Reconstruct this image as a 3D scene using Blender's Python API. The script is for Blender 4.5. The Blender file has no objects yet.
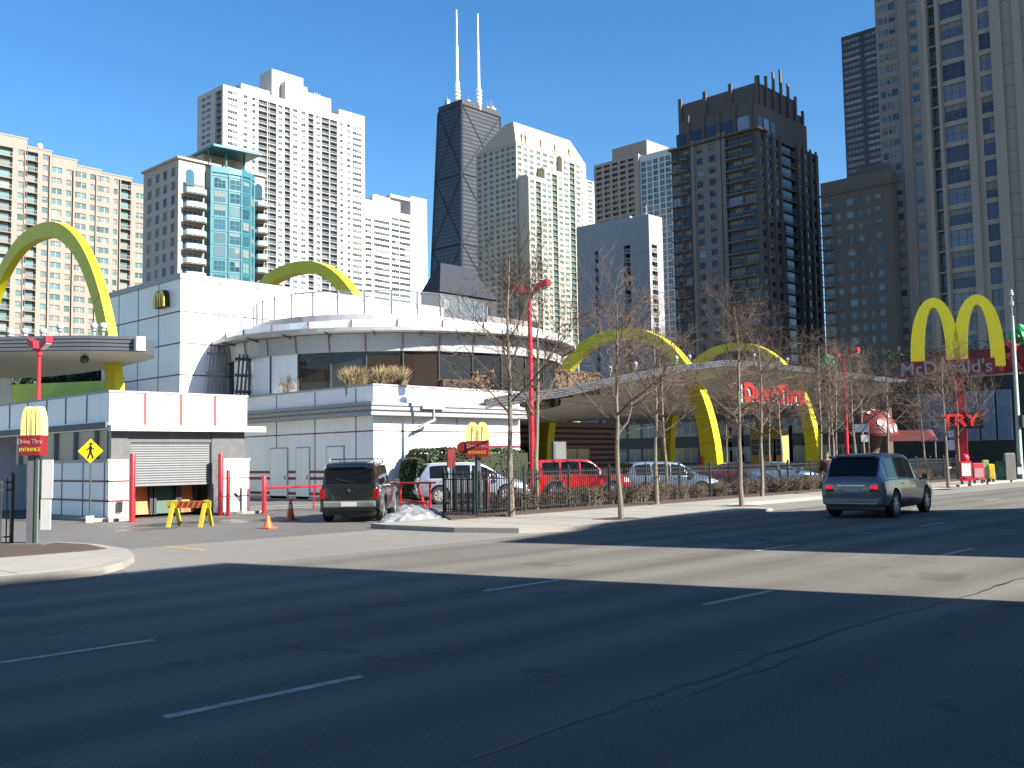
import bpy, math, random
from mathutils import Vector, Matrix
random.seed(7)
C = bpy.context.scene.collection
scene = bpy.context.scene

# ---------------------------------------------------------------- camera model
# world: X runs along the street (to the east), Y runs away from it into the site
FPX = 1000.0; PITCH = math.atan(75/1000.0); ROLL = .0158; PHI = math.radians(43.8); EYE = 1.85
F0 = Vector((math.cos(PHI), math.sin(PHI), 0)); R0 = Vector((math.sin(PHI), -math.cos(PHI), 0)); U0 = Vector((0, 0, 1))
FW = F0*math.cos(PITCH) + U0*math.sin(PITCH); UP = U0*math.cos(PITCH) - F0*math.sin(PITCH)
CU = UP*math.cos(ROLL) + R0*math.sin(ROLL); CR = R0*math.cos(ROLL) - UP*math.sin(ROLL)
EYEP = Vector((0, 0, EYE))
def ray(x, y): return FW + CR*((x-512)/FPX) + CU*((384-y)/FPX)
def G(x, y, z=0.0):
    r = ray(x, y); return EYEP + r*((z-EYE)/r.z)
def onY(x, y, Y):
    r = ray(x, y); return EYEP + r*(Y/r.y)
def onX(x, y, X):
    r = ray(x, y); return EYEP + r*(X/r.x)
def atD(x, y, d):
    r = ray(x, y); return EYEP + r*(d/r.dot(F0))
def proj(P):
    d = Vector(P)-EYEP; z = d.dot(FW); return 512+FPX*d.dot(CR)/z, 384-FPX*d.dot(CU)/z, z

# ---------------------------------------------------------------- materials
MATS = {}
ALB = dict(cream_precast=.40, beige_concrete=.72, white_concrete=.62, bright_white_concrete=.7, ivory_stone=.40, pale_stone=.52, weathered_white_concrete=.68, pavement_concrete=.72, kerb_concrete=.72, driveway_concrete=.6, bay_concrete=.55, lot_asphalt=.62, dirty_snow=.5, straw_grass=.55, dry_hedge=.6, dry_twig=.45, dry_leaf=.42, bare_bark=.8, bare_twig=.55, hedge_leaf=.7, bark_mulch=.7, worn_white_paint=.75, worn_yellow_paint=.7, cone_orange=.95, arch_yellow=.95, teal_cladding=.5, awning_red=.3, awning_dull_red=.6, lime_green=2.0, bumper_grey=.7, box_red=.8, paint_pale_blue=.6, canopy_soffit=.8, opal_glass=.55, taupe_masonry=.75, canopy_white=.7, ledge_white=.8, lamp_red=.75, bollard_red=.7, sign_white=.6, sign_red=.7, paint_silver=.75, sawhorse_yellow=.7, white_line=.6, slab_cream=.5, glass_rail=.7, pale_rail=.6, arch_yellow_dim=.8, pale_arch_yellow=.95, board_white=.7, paint_red=.75)
def mat(name, col, rough=.6, metal=0., var=.12, scale=3., bump=0., emit=None, detail=6, coat=0., spec=.5, rnd=0., var2=0., scale2=.2, trans=0., streak=0.):
    if name in MATS: return MATS[name]
    col = tuple(c*ALB.get(name, 1.) for c in col)
    m = bpy.data.materials.new(name); m.use_nodes = True
    nt = m.node_tree; N = nt.nodes; Lk = nt.links; b = N['Principled BSDF']
    b.inputs['Roughness'].default_value = rough; b.inputs['Metallic'].default_value = metal
    b.inputs['Coat Weight'].default_value = coat; b.inputs['Specular IOR Level'].default_value = spec
    if trans: b.inputs['Transmission Weight'].default_value = trans
    b.inputs['Base Color'].default_value = (*col, 1)
    tc = N.new('ShaderNodeNewGeometry')
    fac = None
    def add(a, c):
        if a is None: return c
        n = N.new('ShaderNodeMath'); n.operation = 'ADD'; Lk.new(a, n.inputs[0]); Lk.new(c, n.inputs[1]); return n.outputs[0]
    def noise(sc, amt):
        n = N.new('ShaderNodeTexNoise'); n.inputs['Scale'].default_value = sc; n.inputs['Detail'].default_value = detail
        Lk.new(tc.outputs['Position'], n.inputs['Vector'])
        k = N.new('ShaderNodeMath'); k.operation = 'MULTIPLY_ADD'; Lk.new(n.outputs['Fac'], k.inputs[0]); k.inputs[1].default_value = amt*2.4; k.inputs[2].default_value = -amt*1.2
        return k.outputs[0], n
    nz = None
    if var: o, nz = noise(scale, var); fac = add(fac, o)
    if var2: o, _ = noise(scale2, var2); fac = add(fac, o)
    if streak:
        mp = N.new('ShaderNodeMapping'); mp.inputs['Scale'].default_value = (2.2, 2.2, .16); Lk.new(tc.outputs['Position'], mp.inputs[0])
        n = N.new('ShaderNodeTexNoise'); n.inputs['Scale'].default_value = 1.6; n.inputs['Detail'].default_value = 7; n.inputs['Roughness'].default_value = .7; Lk.new(mp.outputs[0], n.inputs['Vector'])
        k = N.new('ShaderNodeMath'); k.operation = 'MULTIPLY_ADD'; Lk.new(n.outputs['Fac'], k.inputs[0]); k.inputs[1].default_value = streak*2.4; k.inputs[2].default_value = -streak*1.4; fac = add(fac, k.outputs[0])
    if rnd:
        oi = N.new('ShaderNodeObjectInfo'); k = N.new('ShaderNodeMath'); k.operation = 'MULTIPLY_ADD'
        Lk.new(oi.outputs['Random'], k.inputs[0]); k.inputs[1].default_value = 2*rnd; k.inputs[2].default_value = -rnd; fac = add(fac, k.outputs[0])
    if fac is not None:
        one = N.new('ShaderNodeMath'); one.operation = 'ADD'; Lk.new(fac, one.inputs[0]); one.inputs[1].default_value = 1.0
        mx = N.new('ShaderNodeVectorMath'); mx.operation = 'SCALE'; mx.inputs[0].default_value = col; Lk.new(one.outputs[0], mx.inputs['Scale'])
        Lk.new(mx.outputs[0], b.inputs['Base Color'])
    if bump:
        bp = N.new('ShaderNodeBump'); bp.inputs['Strength'].default_value = bump; bp.inputs['Distance'].default_value = .02
        n = N.new('ShaderNodeTexNoise'); n.inputs['Scale'].default_value = scale*4; n.inputs['Detail'].default_value = 8
        Lk.new(tc.outputs['Position'], n.inputs['Vector']); Lk.new(n.outputs['Fac'], bp.inputs['Height']); Lk.new(bp.outputs[0], b.inputs['Normal'])
    if emit:
        b.inputs['Emission Color'].default_value = (*emit[0], 1); b.inputs['Emission Strength'].default_value = emit[1]
    MATS[name] = m; return m

def glass(name, dark=(.02, .028, .035), light=(.35, .38, .36), share=.3, rough=.06):
    """opaque reflective window glazing; a share take the light colour, for drawn blinds and painted reflections"""
    if name in MATS: return MATS[name]
    light = tuple(c*.45 for c in light)
    m = bpy.data.materials.new(name); m.use_nodes = True
    nt = m.node_tree; N = nt.nodes; Lk = nt.links; b = N['Principled BSDF']
    g = N.new('ShaderNodeNewGeometry'); oi = N.new('ShaderNodeObjectInfo')
    a = N.new('ShaderNodeMath'); a.operation = 'ADD'; Lk.new(g.outputs['Random Per Island'], a.inputs[0]); Lk.new(oi.outputs['Random'], a.inputs[1])
    fr = N.new('ShaderNodeMath'); fr.operation = 'FRACT'; Lk.new(a.outputs[0], fr.inputs[0])
    cr = N.new('ShaderNodeValToRGB'); e = cr.color_ramp
    e.elements[0].color = (*dark, 1); e.elements[0].position = 0
    e.elements[1].color = (*light, 1); e.elements[1].position = 1
    k = e.elements.new(1-share); k.color = (dark[0]*2.2, dark[1]*2.2, dark[2]*2.2, 1)
    k = e.elements.new(min(.99, 1-share+.06)); k.color = (*[c*.6 for c in light], 1)
    Lk.new(fr.outputs[0], cr.inputs[0]); Lk.new(cr.outputs[0], b.inputs['Base Color'])
    b.inputs['Roughness'].default_value = rough; b.inputs['Specular IOR Level'].default_value = .45
    MATS[name] = m; return m

# ---------------------------------------------------------------- mesh builder
class MB:
    def __init__(s): s.v = []; s.f = []; s.m = []; s.T = None
    def add(s, vs, fs, mi=0):
        o = len(s.v)
        if s.T is not None: vs = [s.T @ Vector(p) for p in vs]
        s.v += [tuple(p) for p in vs]; s.f += [tuple(i+o for i in f) for f in fs]; s.m += [mi]*len(fs)
        return s
    def box(s, x0, x1, y0, y1, z0, z1, mi=0):
        if x0 > x1: x0, x1 = x1, x0
        if y0 > y1: y0, y1 = y1, y0
        if z0 > z1: z0, z1 = z1, z0
        return s.add([(x0,y0,z0),(x1,y0,z0),(x1,y1,z0),(x0,y1,z0),(x0,y0,z1),(x1,y0,z1),(x1,y1,z1),(x0,y1,z1)],
              [(0,3,2,1),(4,5,6,7),(0,1,5,4),(1,2,6,5),(2,3,7,6),(3,0,4,7)], mi)
    def quad(s, pts, mi=0): return s.add(pts, [tuple(range(len(pts)))], mi)
    def hexa(s, b, t, mi=0):
        return s.add(list(b)+list(t), [(0,3,2,1),(4,5,6,7),(0,1,5,4),(1,2,6,5),(2,3,7,6),(3,0,4,7)], mi)
    def prism(s, poly, z0, z1, mi=0):
        n = len(poly)
        f0 = (lambda i: z0[i]) if isinstance(z0, (list, tuple)) else (lambda i: z0)
        f1 = (lambda i: z1[i]) if isinstance(z1, (list, tuple)) else (lambda i: z1)
        vs = [(p[0], p[1], f0(i)) for i, p in enumerate(poly)] + [(p[0], p[1], f1(i)) for i, p in enumerate(poly)]
        fs = [tuple(reversed(range(n))), tuple(range(n, 2*n))] + [(i, (i+1) % n, n+(i+1) % n, n+i) for i in range(n)]
        return s.add(vs, fs, mi)
    def path(s, pts, rad, n=6, mi=0, cap=True):
        pts = [Vector(p) for p in pts]; k = len(pts); vs = []; fs = []
        if not isinstance(rad, (list, tuple)): rad = [rad]*k
        ref = None
        for i, p in enumerate(pts):
            d = (pts[min(i+1, k-1)] - pts[max(i-1, 0)])
            if d.length < 1e-9: d = Vector((0, 0, 1))
            d.normalize()
            if ref is None or abs(ref.dot(d)) > .95: ref = Vector((1, 0, 0)) if abs(d.x) < .7 else Vector((0, 1, 0))
            a = d.cross(ref).normalized(); b = d.cross(a).normalized(); ref = -b if False else ref
            for j in range(n):
                t = 2*math.pi*j/n; vs.append(p + a*math.cos(t)*rad[i] + b*math.sin(t)*rad[i])
        for i in range(k-1):
            for j in range(n):
                fs.append((i*n+j, i*n+(j+1) % n, (i+1)*n+(j+1) % n, (i+1)*n+j))
        if cap: fs.append(tuple(reversed(range(n)))); fs.append(tuple(range((k-1)*n, k*n)))
        return s.add(vs, fs, mi)
    def tube(s, a, b, r, r2=None, n=8, mi=0): return s.path([a, b], [r, r if r2 is None else r2], n, mi)
    def lathe(s, prof, c=(0,0,0), n=16, axis='z', mi=0, cap=True):
        vs = []; fs = []; k = len(prof)
        for r, h in prof:
            for j in range(n):
                t = 2*math.pi*j/n; p = (r*math.cos(t), r*math.sin(t), h)
                if axis == 'y': p = (p[0], p[2], p[1])
                if axis == 'x': p = (p[2], p[0], p[1])
                vs.append((p[0]+c[0], p[1]+c[1], p[2]+c[2]))
        for i in range(k-1):
            for j in range(n): fs.append((i*n+j, i*n+(j+1) % n, (i+1)*n+(j+1) % n, (i+1)*n+j))
        if cap: fs.append(tuple(reversed(range(n)))); fs.append(tuple(range((k-1)*n, k*n)))
        return s.add(vs, fs, mi)
    def sphere(s, c, r, n=12, mi=0, sz=1.):
        return s.lathe([(max(.001, r*math.sin(math.pi*i/8)), -r*sz*math.cos(math.pi*i/8)) for i in range(9)], c, n, 'z', mi)
    def mesh(s, name, mats):
        me = bpy.data.meshes.new(name); me.from_pydata(s.v, [], s.f)
        for m in (mats if isinstance(mats, (list, tuple)) else [mats]): me.materials.append(m)
        me.polygons.foreach_set('material_index', s.m)
        return me
    def islands(s):
        par = list(range(len(s.v)))
        def find(a):
            while par[a] != a: par[a] = par[par[a]]; a = par[a]
            return a
        for f in s.f:
            a = find(f[0])
            for i in f[1:]: par[find(i)] = a
        out = {}
        for f, mi in zip(s.f, s.m): out.setdefault(find(f[0]), []).append((f, mi))
        res = []
        for fs in out.values():
            m = MB(); mp = {}
            for f, mi in fs:
                for i in f:
                    if i not in mp: mp[i] = len(m.v); m.v.append(s.v[i])
                m.f.append(tuple(mp[i] for i in f)); m.m.append(mi)
            res.append(m)
        return res
    def split(s, name, mats, parent=None, **k):
        return [m.build(name, mats, parent, **k) for m in s.islands()]
    def build(s, name, mats, parent=None, world=True, smooth=False, bevel=0, top=None):
        """link as one object; world=True: coordinates are world ones, taken relative to the top-level thing"""
        if parent is not None and world:
            r = parent
            while r.parent: r = r.parent
            l = r.location; s.v = [(x-l.x, y-l.y, z-l.z) for x, y, z in s.v]
        me = s.mesh(name, mats)
        if smooth:
            me.polygons.foreach_set('use_smooth', [True]*len(me.polygons)); 
        o = bpy.data.objects.new(name, me); C.objects.link(o); o.parent = parent
        if smooth == 'auto': me.set_sharp_from_angle(angle=math.radians(35))
        if bevel:
            b = o.modifiers.new('bevel', 'BEVEL'); b.width = bevel; b.segments = 2; b.limit_method = 'ANGLE'; b.angle_limit = math.radians(35)
        return o

LABELS = set()
def tag(o, label=None, cat=None, group=None, kind=None):
    if label: o['label'] = label
    if cat: o['category'] = cat
    if group: o['group'] = group
    if kind: o['kind'] = kind
    return o
def thing(name, label, cat, loc=(0,0,0), rz=0, group=None):
    o = bpy.data.objects.new(name, None); o.empty_display_size = .2; C.objects.link(o)
    o.location = loc; o.rotation_euler = (0, 0, rz)
    return tag(o, label, cat, group)
def struct(mb, name, m, label=None): return tag(mb.build(name, m), label=label, kind='structure')
def copy_tree(o, parent=None):
    c = o.copy(); C.objects.link(c); c.parent = parent
    for ch in list(o.children): copy_tree(ch, c)
    return c
def dup(root, loc, rz=0, label=None, scale=None):
    kids = list(root.children)
    c = root.copy(); C.objects.link(c); c.location = loc; c.rotation_euler = (0, 0, rz)
    for ch in kids: copy_tree(ch, c)
    if label: c['label'] = label
    if scale: c.scale = (scale,)*3
    return c
def text(body, size, m, parent, loc, rot, extrude=.03, name='lettering', bold=0, sx=1.0, align='CENTER', mats2=None):
    cu = bpy.data.curves.new(name, 'FONT'); cu.body = body; cu.size = size; cu.extrude = extrude; cu.offset = bold
    cu.align_x = align; cu.align_y = 'CENTER'; cu.materials.append(m)
    o = bpy.data.objects.new(name, cu); C.objects.link(o); bpy.context.view_layer.update()
    me = bpy.data.meshes.new_from_object(o.evaluated_get(bpy.context.evaluated_depsgraph_get())); bpy.data.objects.remove(o); bpy.data.curves.remove(cu)
    if not me.materials: me.materials.append(m)
    o = bpy.data.objects.new(name, me); C.objects.link(o); o.parent = parent; o.location = loc; o.rotation_euler = rot; o.scale = (sx, 1, 1)
    return o
# ---------------------------------------------------------------- towers
GLD = glass('tower_glass'); GLB = glass('blue_glass', (.02,.05,.07), (.3,.42,.45), .35); GLG = glass('green_glass', (.05,.09,.09), (.42,.5,.46), .5)
GLK = glass('dark_glass', (.008,.01,.014), (.12,.14,.16), .2)
MET = mat('window_frame_metal', (.45,.45,.44), .5)
DARKF = mat('dark_window_frame', (.04,.04,.045), .5)
WINCACHE = {}
BR = random.Random(11)
BLIND = mat('window_blind', (.17,.165,.15), .8, var=0)
def winmesh(kind, w, h, gl, fr, nv, nh):
    bl = BR.choice((0, 0, 0, 0, .22, .35, .5, .8))
    key = (kind, round(w, 1), round(h, 1), gl.name, fr.name, nv, nh, bl)
    if key in WINCACHE: return WINCACHE[key]
    m = MB(); m.box(-w/2, w/2, -.02, .04, -h/2, h/2, 0)
    fw = max(.05, min(.09, w*.04))
    if bl:
        a_ = -w/2 if BR.random() < .6 or nv < 2 else 0.; m.box(a_, w/2, -.035, -.019, h/2-h*bl, h/2, 2)
    for i in range(nv+1):
        x = -w/2 + w*i/nv; m.box(max(-w/2, x-fw/2), min(w/2, x+fw/2), -.07, -.021, -h/2, h/2, 1)
    for i in range(nh+1):
        z = -h/2+h*i/nh; m.box(-w/2+fw, w/2-fw, -.06, -.022, max(-h/2, z-fw/2), min(h/2, z+fw/2), 1)
    me = m.mesh('window', [gl, fr, BLIND]); WINCACHE[key] = me; return me
def balmesh(kind, w, dep, gl, slab, rail, ht, recess):
    key = ('b', kind, round(w, 1), round(dep, 2), gl.name, slab.name, rail.name, ht)
    if key in WINCACHE: return WINCACHE[key]
    m = MB()
    # slab, its rail and the glazed door behind; y=0 is the outer face, z=0 the slab top
    proj_ = dep if not recess else 0
    m.box(-w/2, w/2, -proj_, recess if recess else 0, -.22, 0, 1)
    if kind == 'round':
        pts = [(-w/2, 0)] + [(-w/2*math.cos(math.pi*i/8), -dep-1.0*math.sin(math.pi*i/8)) for i in range(9)] + [(w/2, 0)]
        m.prism(pts, -.28, -.23, 1)
        for i in range(1, 10):
            a, b = pts[i], pts[i+1] if i < 9 else pts[10]
            m.add([(a[0],a[1],0),(b[0],b[1],0),(b[0],b[1],1.05),(a[0],a[1],1.05)], [(0,1,2,3)], 2)
    else:
        y = -proj_
        m.box(-w/2, w/2, y-.03, y+.03, 1.0, 1.07, 2)
        n = max(3, int(w/.45))
        for i in range(n+1):
            x = -w/2+.02+(w-.04)*i/n; m.box(x-.03, x+.03, y-.02, y+.02, 0, 1.0, 2)
        if kind == 'solid': m.box(-w/2, w/2, y-.01, y+.015, .06, .95, 2)
        if proj_:
            for sx in (-1, 1): m.box(sx*(w/2-.03)-.03, sx*(w/2-.03)+.03, y, 0, 1.0, 1.07, 2)
    if recess: m.box(-w/2+.1, w/2-.1, recess-.1, recess-.04, .02, ht-.4, 0)
    me = m.mesh('balcony', [gl, slab, rail]); WINCACHE[key] = me; return me

class Tower:
    def __init__(s, name, label, cat, px, py, depth, left, right, wall, core=None, t=.35, gl=GLD, fr=MET, rail=None, slab=None, depthmin=8, group='high-rise towers behind the restaurant'):
        P = atD(px, py, depth); s.x, s.y, s.zt = P.x, P.y, P.z
        s.root = thing(name, label, cat, (P.x, P.y, 0), 0, group)
        s.LW = onX(left[0], left[1], P.x).y - P.y if left else depthmin
        s.LS = onY(right[0], right[1], P.y).x - P.x if right else depthmin
        s.wall = wall; s.core = core or wall; s.t = t; s.gl = gl; s.fr = fr; s.rail = rail or MET; s.slab = slab or wall
        s.mb = MB(); s.items = []
    def uS(s, px, py): return onY(px, py, s.y).x - s.x
    def vW(s, px, py): return onX(px, py, s.x).y - s.y
    def zS(s, px, py): return onY(px, py, s.y).z
    def zW(s, px, py): return onX(px, py, s.x).z
    def fb(s, face, u0, u1, d0, d1, z0, z1, mi=0, off=0):
        """box on a face: u along it, d outwards"""
        if face == 'S': s.mb.box(u0, u1, off-d1, off-d0, z0, z1, mi)
        else: s.mb.box(off-d1, off-d0, u0, u1, z0, z1, mi)
    def block(s, x0, x1, y0, y1, z0, z1, mi=1): s.mb.box(x0, x1, y0, y1, z0, z1, mi)
    def facade(s, face, ua, ub, z0, z1, zref, fh, cols, sill=.9, head=2.45, off=0, t=None, par=1.0, recess=1.3, spand=0, nvw=1.3, nh=1, win=True, gl=None):
        """wall with real openings from ua to ub; floors hang from zref; cols = (u0, u1, kind)"""
        t = t or s.t; gl = gl or s.gl
        if face == 'W' and ua == 0 and not off: ua = t+.003
        cols = sorted((min(a, b), max(a, b), k) for a, b, k in cols)
        cols = [(max(a, ua+.05), min(b, ub-.05), k) for a, b, k in cols if a < ub-.3 and b > ua+.3]
        u = ua
        ks = []
        k = 0
        while True:
            zf = zref - (k+1)*fh
            if zf < z0: break
            if zf+head+.3 < z1: ks.append(zf)
            k += 1
        zlo = ks[-1]+0 if ks else z1
        # below the visible part the wall is closed
        s.fb(face, ua, ub, -t, 0, 0, zlo, 0, off)
        ztop = (ks[0]+fh*.0+head) if ks else zlo
        s.fb(face, ua, ub, -t, 0, ztop, z1, 0, off)
        for a, b, kd in cols:
            if a > u+.01: s.fb(face, u, a, -t, 0, zlo, ztop, 0, off)
            u = b
            for zf in ks:
                hi = ks[0]+head if zf == ks[0] else None
                if kd[0] == 'w' or kd[0] == 'W':
                    sl = sill if kd[0] == 'w' else .25
                    s.fb(face, a, b, -t, -spand, zf, zf+sl, 0, off)
                    if zf != ks[0]: s.fb(face, a, b, -t, -spand, zf+head, zf+fh, 0, off)
                    s.items.append((face, 'window', (a+b)/2, -min(.22, t*.6) if t < .6 else -.25, zf+(sl+head)/2, b-a, head-sl, off, gl, 0, fh, nvw, nh))
                elif kd[0] in 'bB':
                    rc = recess if kd[0] == 'b' else 0
                    s.items.append((face, 'balcony', (a+b)/2, 0, zf+.1, b-a, 1.3 if not rc else 0, off, gl, rc if rc else 0, fh, kd, 1))
                    if not rc:   # projecting balcony: glazed wall behind
                        s.items.append((face, 'window', (a+b)/2, -.2, zf+1.35, b-a-.1, 2.3, off, gl, 0, fh, 1.2, 1))
                        s.fb(face, a, b, -t, -.02, zf+2.5 if zf != ks[0] else zf+2.45, zf+fh if zf != ks[0] else zf+2.46, 0, off)
                        s.fb(face, a, b, -t, -.02, zf, zf+.2, 0, off)
                elif kd[0] == 'r': pass
        if u < ub-.01: s.fb(face, u, ub, -t, 0, zlo, ztop, 0, off)
    def finish(s, limit=100, extra=None):
        mats = [s.wall, s.core] + (extra or [])
        s.mb.build('wall', mats, s.root, world=False)
        for what in ('window', 'balcony'):
            its = [i for i in s.items if i[1] == what]
            rows = []
            for it in its:
                face, _, u, d, z, w, h, off, gl, rc, fh, x, nh = it
                loc = (u, off-d, z) if face == 'S' else (off-d, u, z)
                P = (s.x+loc[0], s.y+loc[1], z); q = proj(P)
                vis = 1 if (-15 < q[0] < 1039 and -10 < q[1] < 335) else .01
                area = vis*w/q[2]*(.72 if face == 'S' else .69)
                rows.append((area, it, loc))
            rows.sort(key=lambda r: -r[0])
            rest = MB(); restm = []
            for n_, (a_, it, loc) in enumerate(rows):
                face, _, u, d, z, w, h, off, gl, rc, fh, x, nh = it
                if what == 'window': me = winmesh('w', w, h, gl, s.fr, max(1, round(w/x)), nh); 
                else: me = balmesh('round' if 'o' in x else ('solid' if 's' in x else 'bar'), w, h or 1.3, gl, s.slab, s.rail, fh, rc)
                rz = 0 if face == 'S' else -math.pi/2
                if n_ < limit:
                    o = bpy.data.objects.new(what, me); C.objects.link(o); o.parent = s.root; o.location = loc; o.rotation_euler = (0, 0, rz)
                else:
                    for m_ in me.materials:
                        if m_ not in restm: restm.append(m_)
                    M = Matrix.Translation(loc) @ Matrix.Rotation(rz, 4, 'Z'); rest.T = M
                    o0 = len(rest.v)
                    rest.v += [tuple(M @ v.co) for v in me.vertices]
                    for p in me.polygons:
                        rest.f.append(tuple(i+o0 for i in p.vertices)); rest.m.append(restm.index(me.materials[p.material_index]))
            if rest.f:
                rest.T = None
                o = rest.build(what, restm, s.root, world=False); o['kind'] = 'stuff'
        return s.root

def T1():
    cream = mat('cream_precast', (.56,.48,.40), .8, var=.08, scale=.05, var2=.05, scale2=.6)
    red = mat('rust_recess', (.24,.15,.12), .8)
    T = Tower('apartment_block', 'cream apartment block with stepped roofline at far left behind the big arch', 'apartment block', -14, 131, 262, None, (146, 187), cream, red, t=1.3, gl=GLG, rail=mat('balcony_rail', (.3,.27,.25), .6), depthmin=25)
    py = 195; fh = 3.0
    steps = [(-14, 27.5, 131, 24), (27.5, 52, 147, 24), (52, 77, 156, 24), (77, 101, 166, 24), (101, 132, 173, 24), (132, 150, 184, 24)]
    cz = [(-10,12,'b'),(17.5,23,'w'),(25,37.5,'b'),(42,47.5,'w'),(51,61.5,'w'),(66,71,'w'),(75,86,'w'),(90,94.5,'w'),(97,109,'w'),(113.5,117.5,'w'),(121,131,'b'),(136,144,'w')]
    cols = [(T.uS(a, py), T.uS(b, py), k) for a, b, k in cz]
    gro = [T.uS(q, py) for q in (24.2, 49.3, 73.3, 96, 120)]
    cols += [(g-.45, g+.0, 'r') for g in gro]
    cols.sort()
    # keep columns from overlapping
    cl = []
    for c in cols:
        if cl and c[0] < cl[-1][1]+.1: c = (cl[-1][1]+.1, c[1], c[2])
        if c[1]-c[0] > .2: cl.append(c)
    zr = T.zS(0, 165); 
    for a, b, y, dp in steps:
        ua, ub = T.uS(a, y+8), T.uS(b, y+8); z1 = T.zS(a, y)
        T.facade('S', ua, ub, 20, z1, zr+4*fh, fh, cl, recess=1.3, head=2.4, sill=.8)
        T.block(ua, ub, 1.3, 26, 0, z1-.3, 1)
        T.mb.box(ua-.1, ub+.2, -.12, .6, z1-.01, z1+.4, 0)
    # deeper wing on the right
    T.finish()
    # white satellite dish on the roof
    p = onY(45.5, 145, T.y); m = MB(); m.sphere((p.x, p.y+4, p.z+.6), .8); m.build('roof_dish', mat('white_paint', (.8,.8,.79), .4), T.root)
def T2():
    wall = mat('beige_concrete', (.52,.46,.38), .8, var=.06, scale=.1); teal = mat('teal_cladding', (.07,.30,.36), .35, var=.05, scale=.3)
    T = Tower('condo_tower', 'cream condo tower with curved teal glass bay and a flat teal roof canopy', 'apartment tower', 178.7, 158, 207, (143.7, 172), (265, 178), wall, t=.5, gl=GLD, rail=mat('glass_rail', (.45,.6,.6), .2), slab=mat('slab_cream', (.55,.5,.42), .8))
    H = T.zt; fh = 3.0; LS, LW = T.LS, T.LW
    py = 195
    T.facade('W', 0, LW, 12, H, H-1, fh, [(T.vW(a, py), T.vW(b, py), 'w') for a, b in ((147.5,151.7),(155.5,159.5),(163,167),(171,175))], sill=.5, head=2.4)
    ub = T.uS(205, 200); ue = T.uS(252.5, 200)
    T.facade('S', 0, ub, 12, H, H-4.4, fh, [(T.uS(182.5, 210), T.uS(203.5, 210), 'Bo')])
    T.facade('S', ue, LS, 12, H, H-4.4, fh, [(T.uS(253.5, 210), T.uS(264.5, 210), 'Bo')])
    T.block(.5, LS, .5, LW, 0, H-.3, 0)
    T.mb.box(-.5, LS+.4, -.5, LW+.3, H-.1, H+.35, 0)      # cornice
    T.mb.box(LS*.35, LS*.9, 3, LW*.8, H+.35, H+4.2, 0)
    for q in (190, 258.5):                                # arched window heads
        u = T.uS(q, 170)
        m = MB(); m.box(u-1.0, u+1.0, -.03, -.005, H-5.4, H-2.9, 0); m.prism([(u+1.0*math.cos(a*math.pi/8), 0) for a in range(9)], 0, 0) if False else None
        pts = [(u+1.0*math.cos(a*math.pi/8), -.03, H-2.9+1.0*math.sin(a*math.pi/8)) for a in range(9)]
        m.quad(pts[::-1], 0); m.build('arched_window', GLB, T.root, world=False)
    T.finish()
    # teal bay: five facets bulging forward
    zt = onY(205, 171, T.y).z; w = ue-ub
    plan = [(ub, .2), (ub+w*.04, -1.6), (ub+w*.36, -2.6), (ub+w*.60, -3.0), (ub+w*.83, -2.4), (ub+w, -.6), (ub+w, .2)]
    bay = MB(); bay.prism([(p[0], p[1]+.0) for p in plan], 0, zt-.4); bay.prism([(p[0], p[1]-.25 if 0 < i < 6 else p[1]) for i, p in enumerate(plan)], zt-.4, zt+.9)
    b = bay.build('teal_bay', teal, T.root, world=False)
    fl = int((zt-14)/fh)
    for i in range(1, 5):
        (x0, y0), (x1, y1) = plan[i], plan[i+1]
        L = math.hypot(x1-x0, y1-y0); ang = math.atan2(y1-y0, x1-x0)
        nvm = max(2, round(L/1.25))
        for k in range(fl):
            me = winmesh('w', L*.62 if i in (1, 3) else L*.78, 2.1, GLB, teal, nvm, 2)
            o = bpy.data.objects.new('bay_window', me); C.objects.link(o); o.parent = b
            nx, ny = (y1-y0)/L, -(x1-x0)/L
            o.location = ((x0+x1)/2+nx*.03, (y0+y1)/2+ny*.03, zt-2.6-k*fh); o.rotation_euler = (0, 0, ang)
    rb = MB()
    for k in range(fl+1):
        pl = [(p[0], p[1]-.12 if 0 < i < 6 else p[1]) for i, p in enumerate(plan)]
        rb.prism(pl, zt-1.15-k*fh, zt-.85-k*fh)
    for q in (1, 2, 3, 4, 5): rb.box(plan[q][0]-.15, plan[q][0]+.15, plan[q][1]-.2, plan[q][1]+.1, 0, zt+.9)
    rb.build('bay_ribs', teal, b, world=False)
    # roof canopy on posts
    c = MB(); z = onY(222, 154, T.y).z
    x0, x1 = T.uS(204, 155), T.uS(250, 157)
    c.hexa([(x0,-4,z),(x1,-5,z),(x1+1,6,z+.3),(x0+1,7,z+.3)], [(x0,-4,z+.5),(x1,-5,z+.5),(x1+1,6,z+.8),(x0+1,7,z+.8)])
    for q in (222.5, 240.5):
        u = T.uS(q, 170); c.tube((u,-1.5,zt), (u,-1.5,z), .28)
    c.tube((x0+1, -1, H+.3), (x0+.4, -1, z), .12)
    c.build('roof_canopy', mat('dark_teal', (.03,.14,.15), .5), T.root, world=False)
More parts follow.
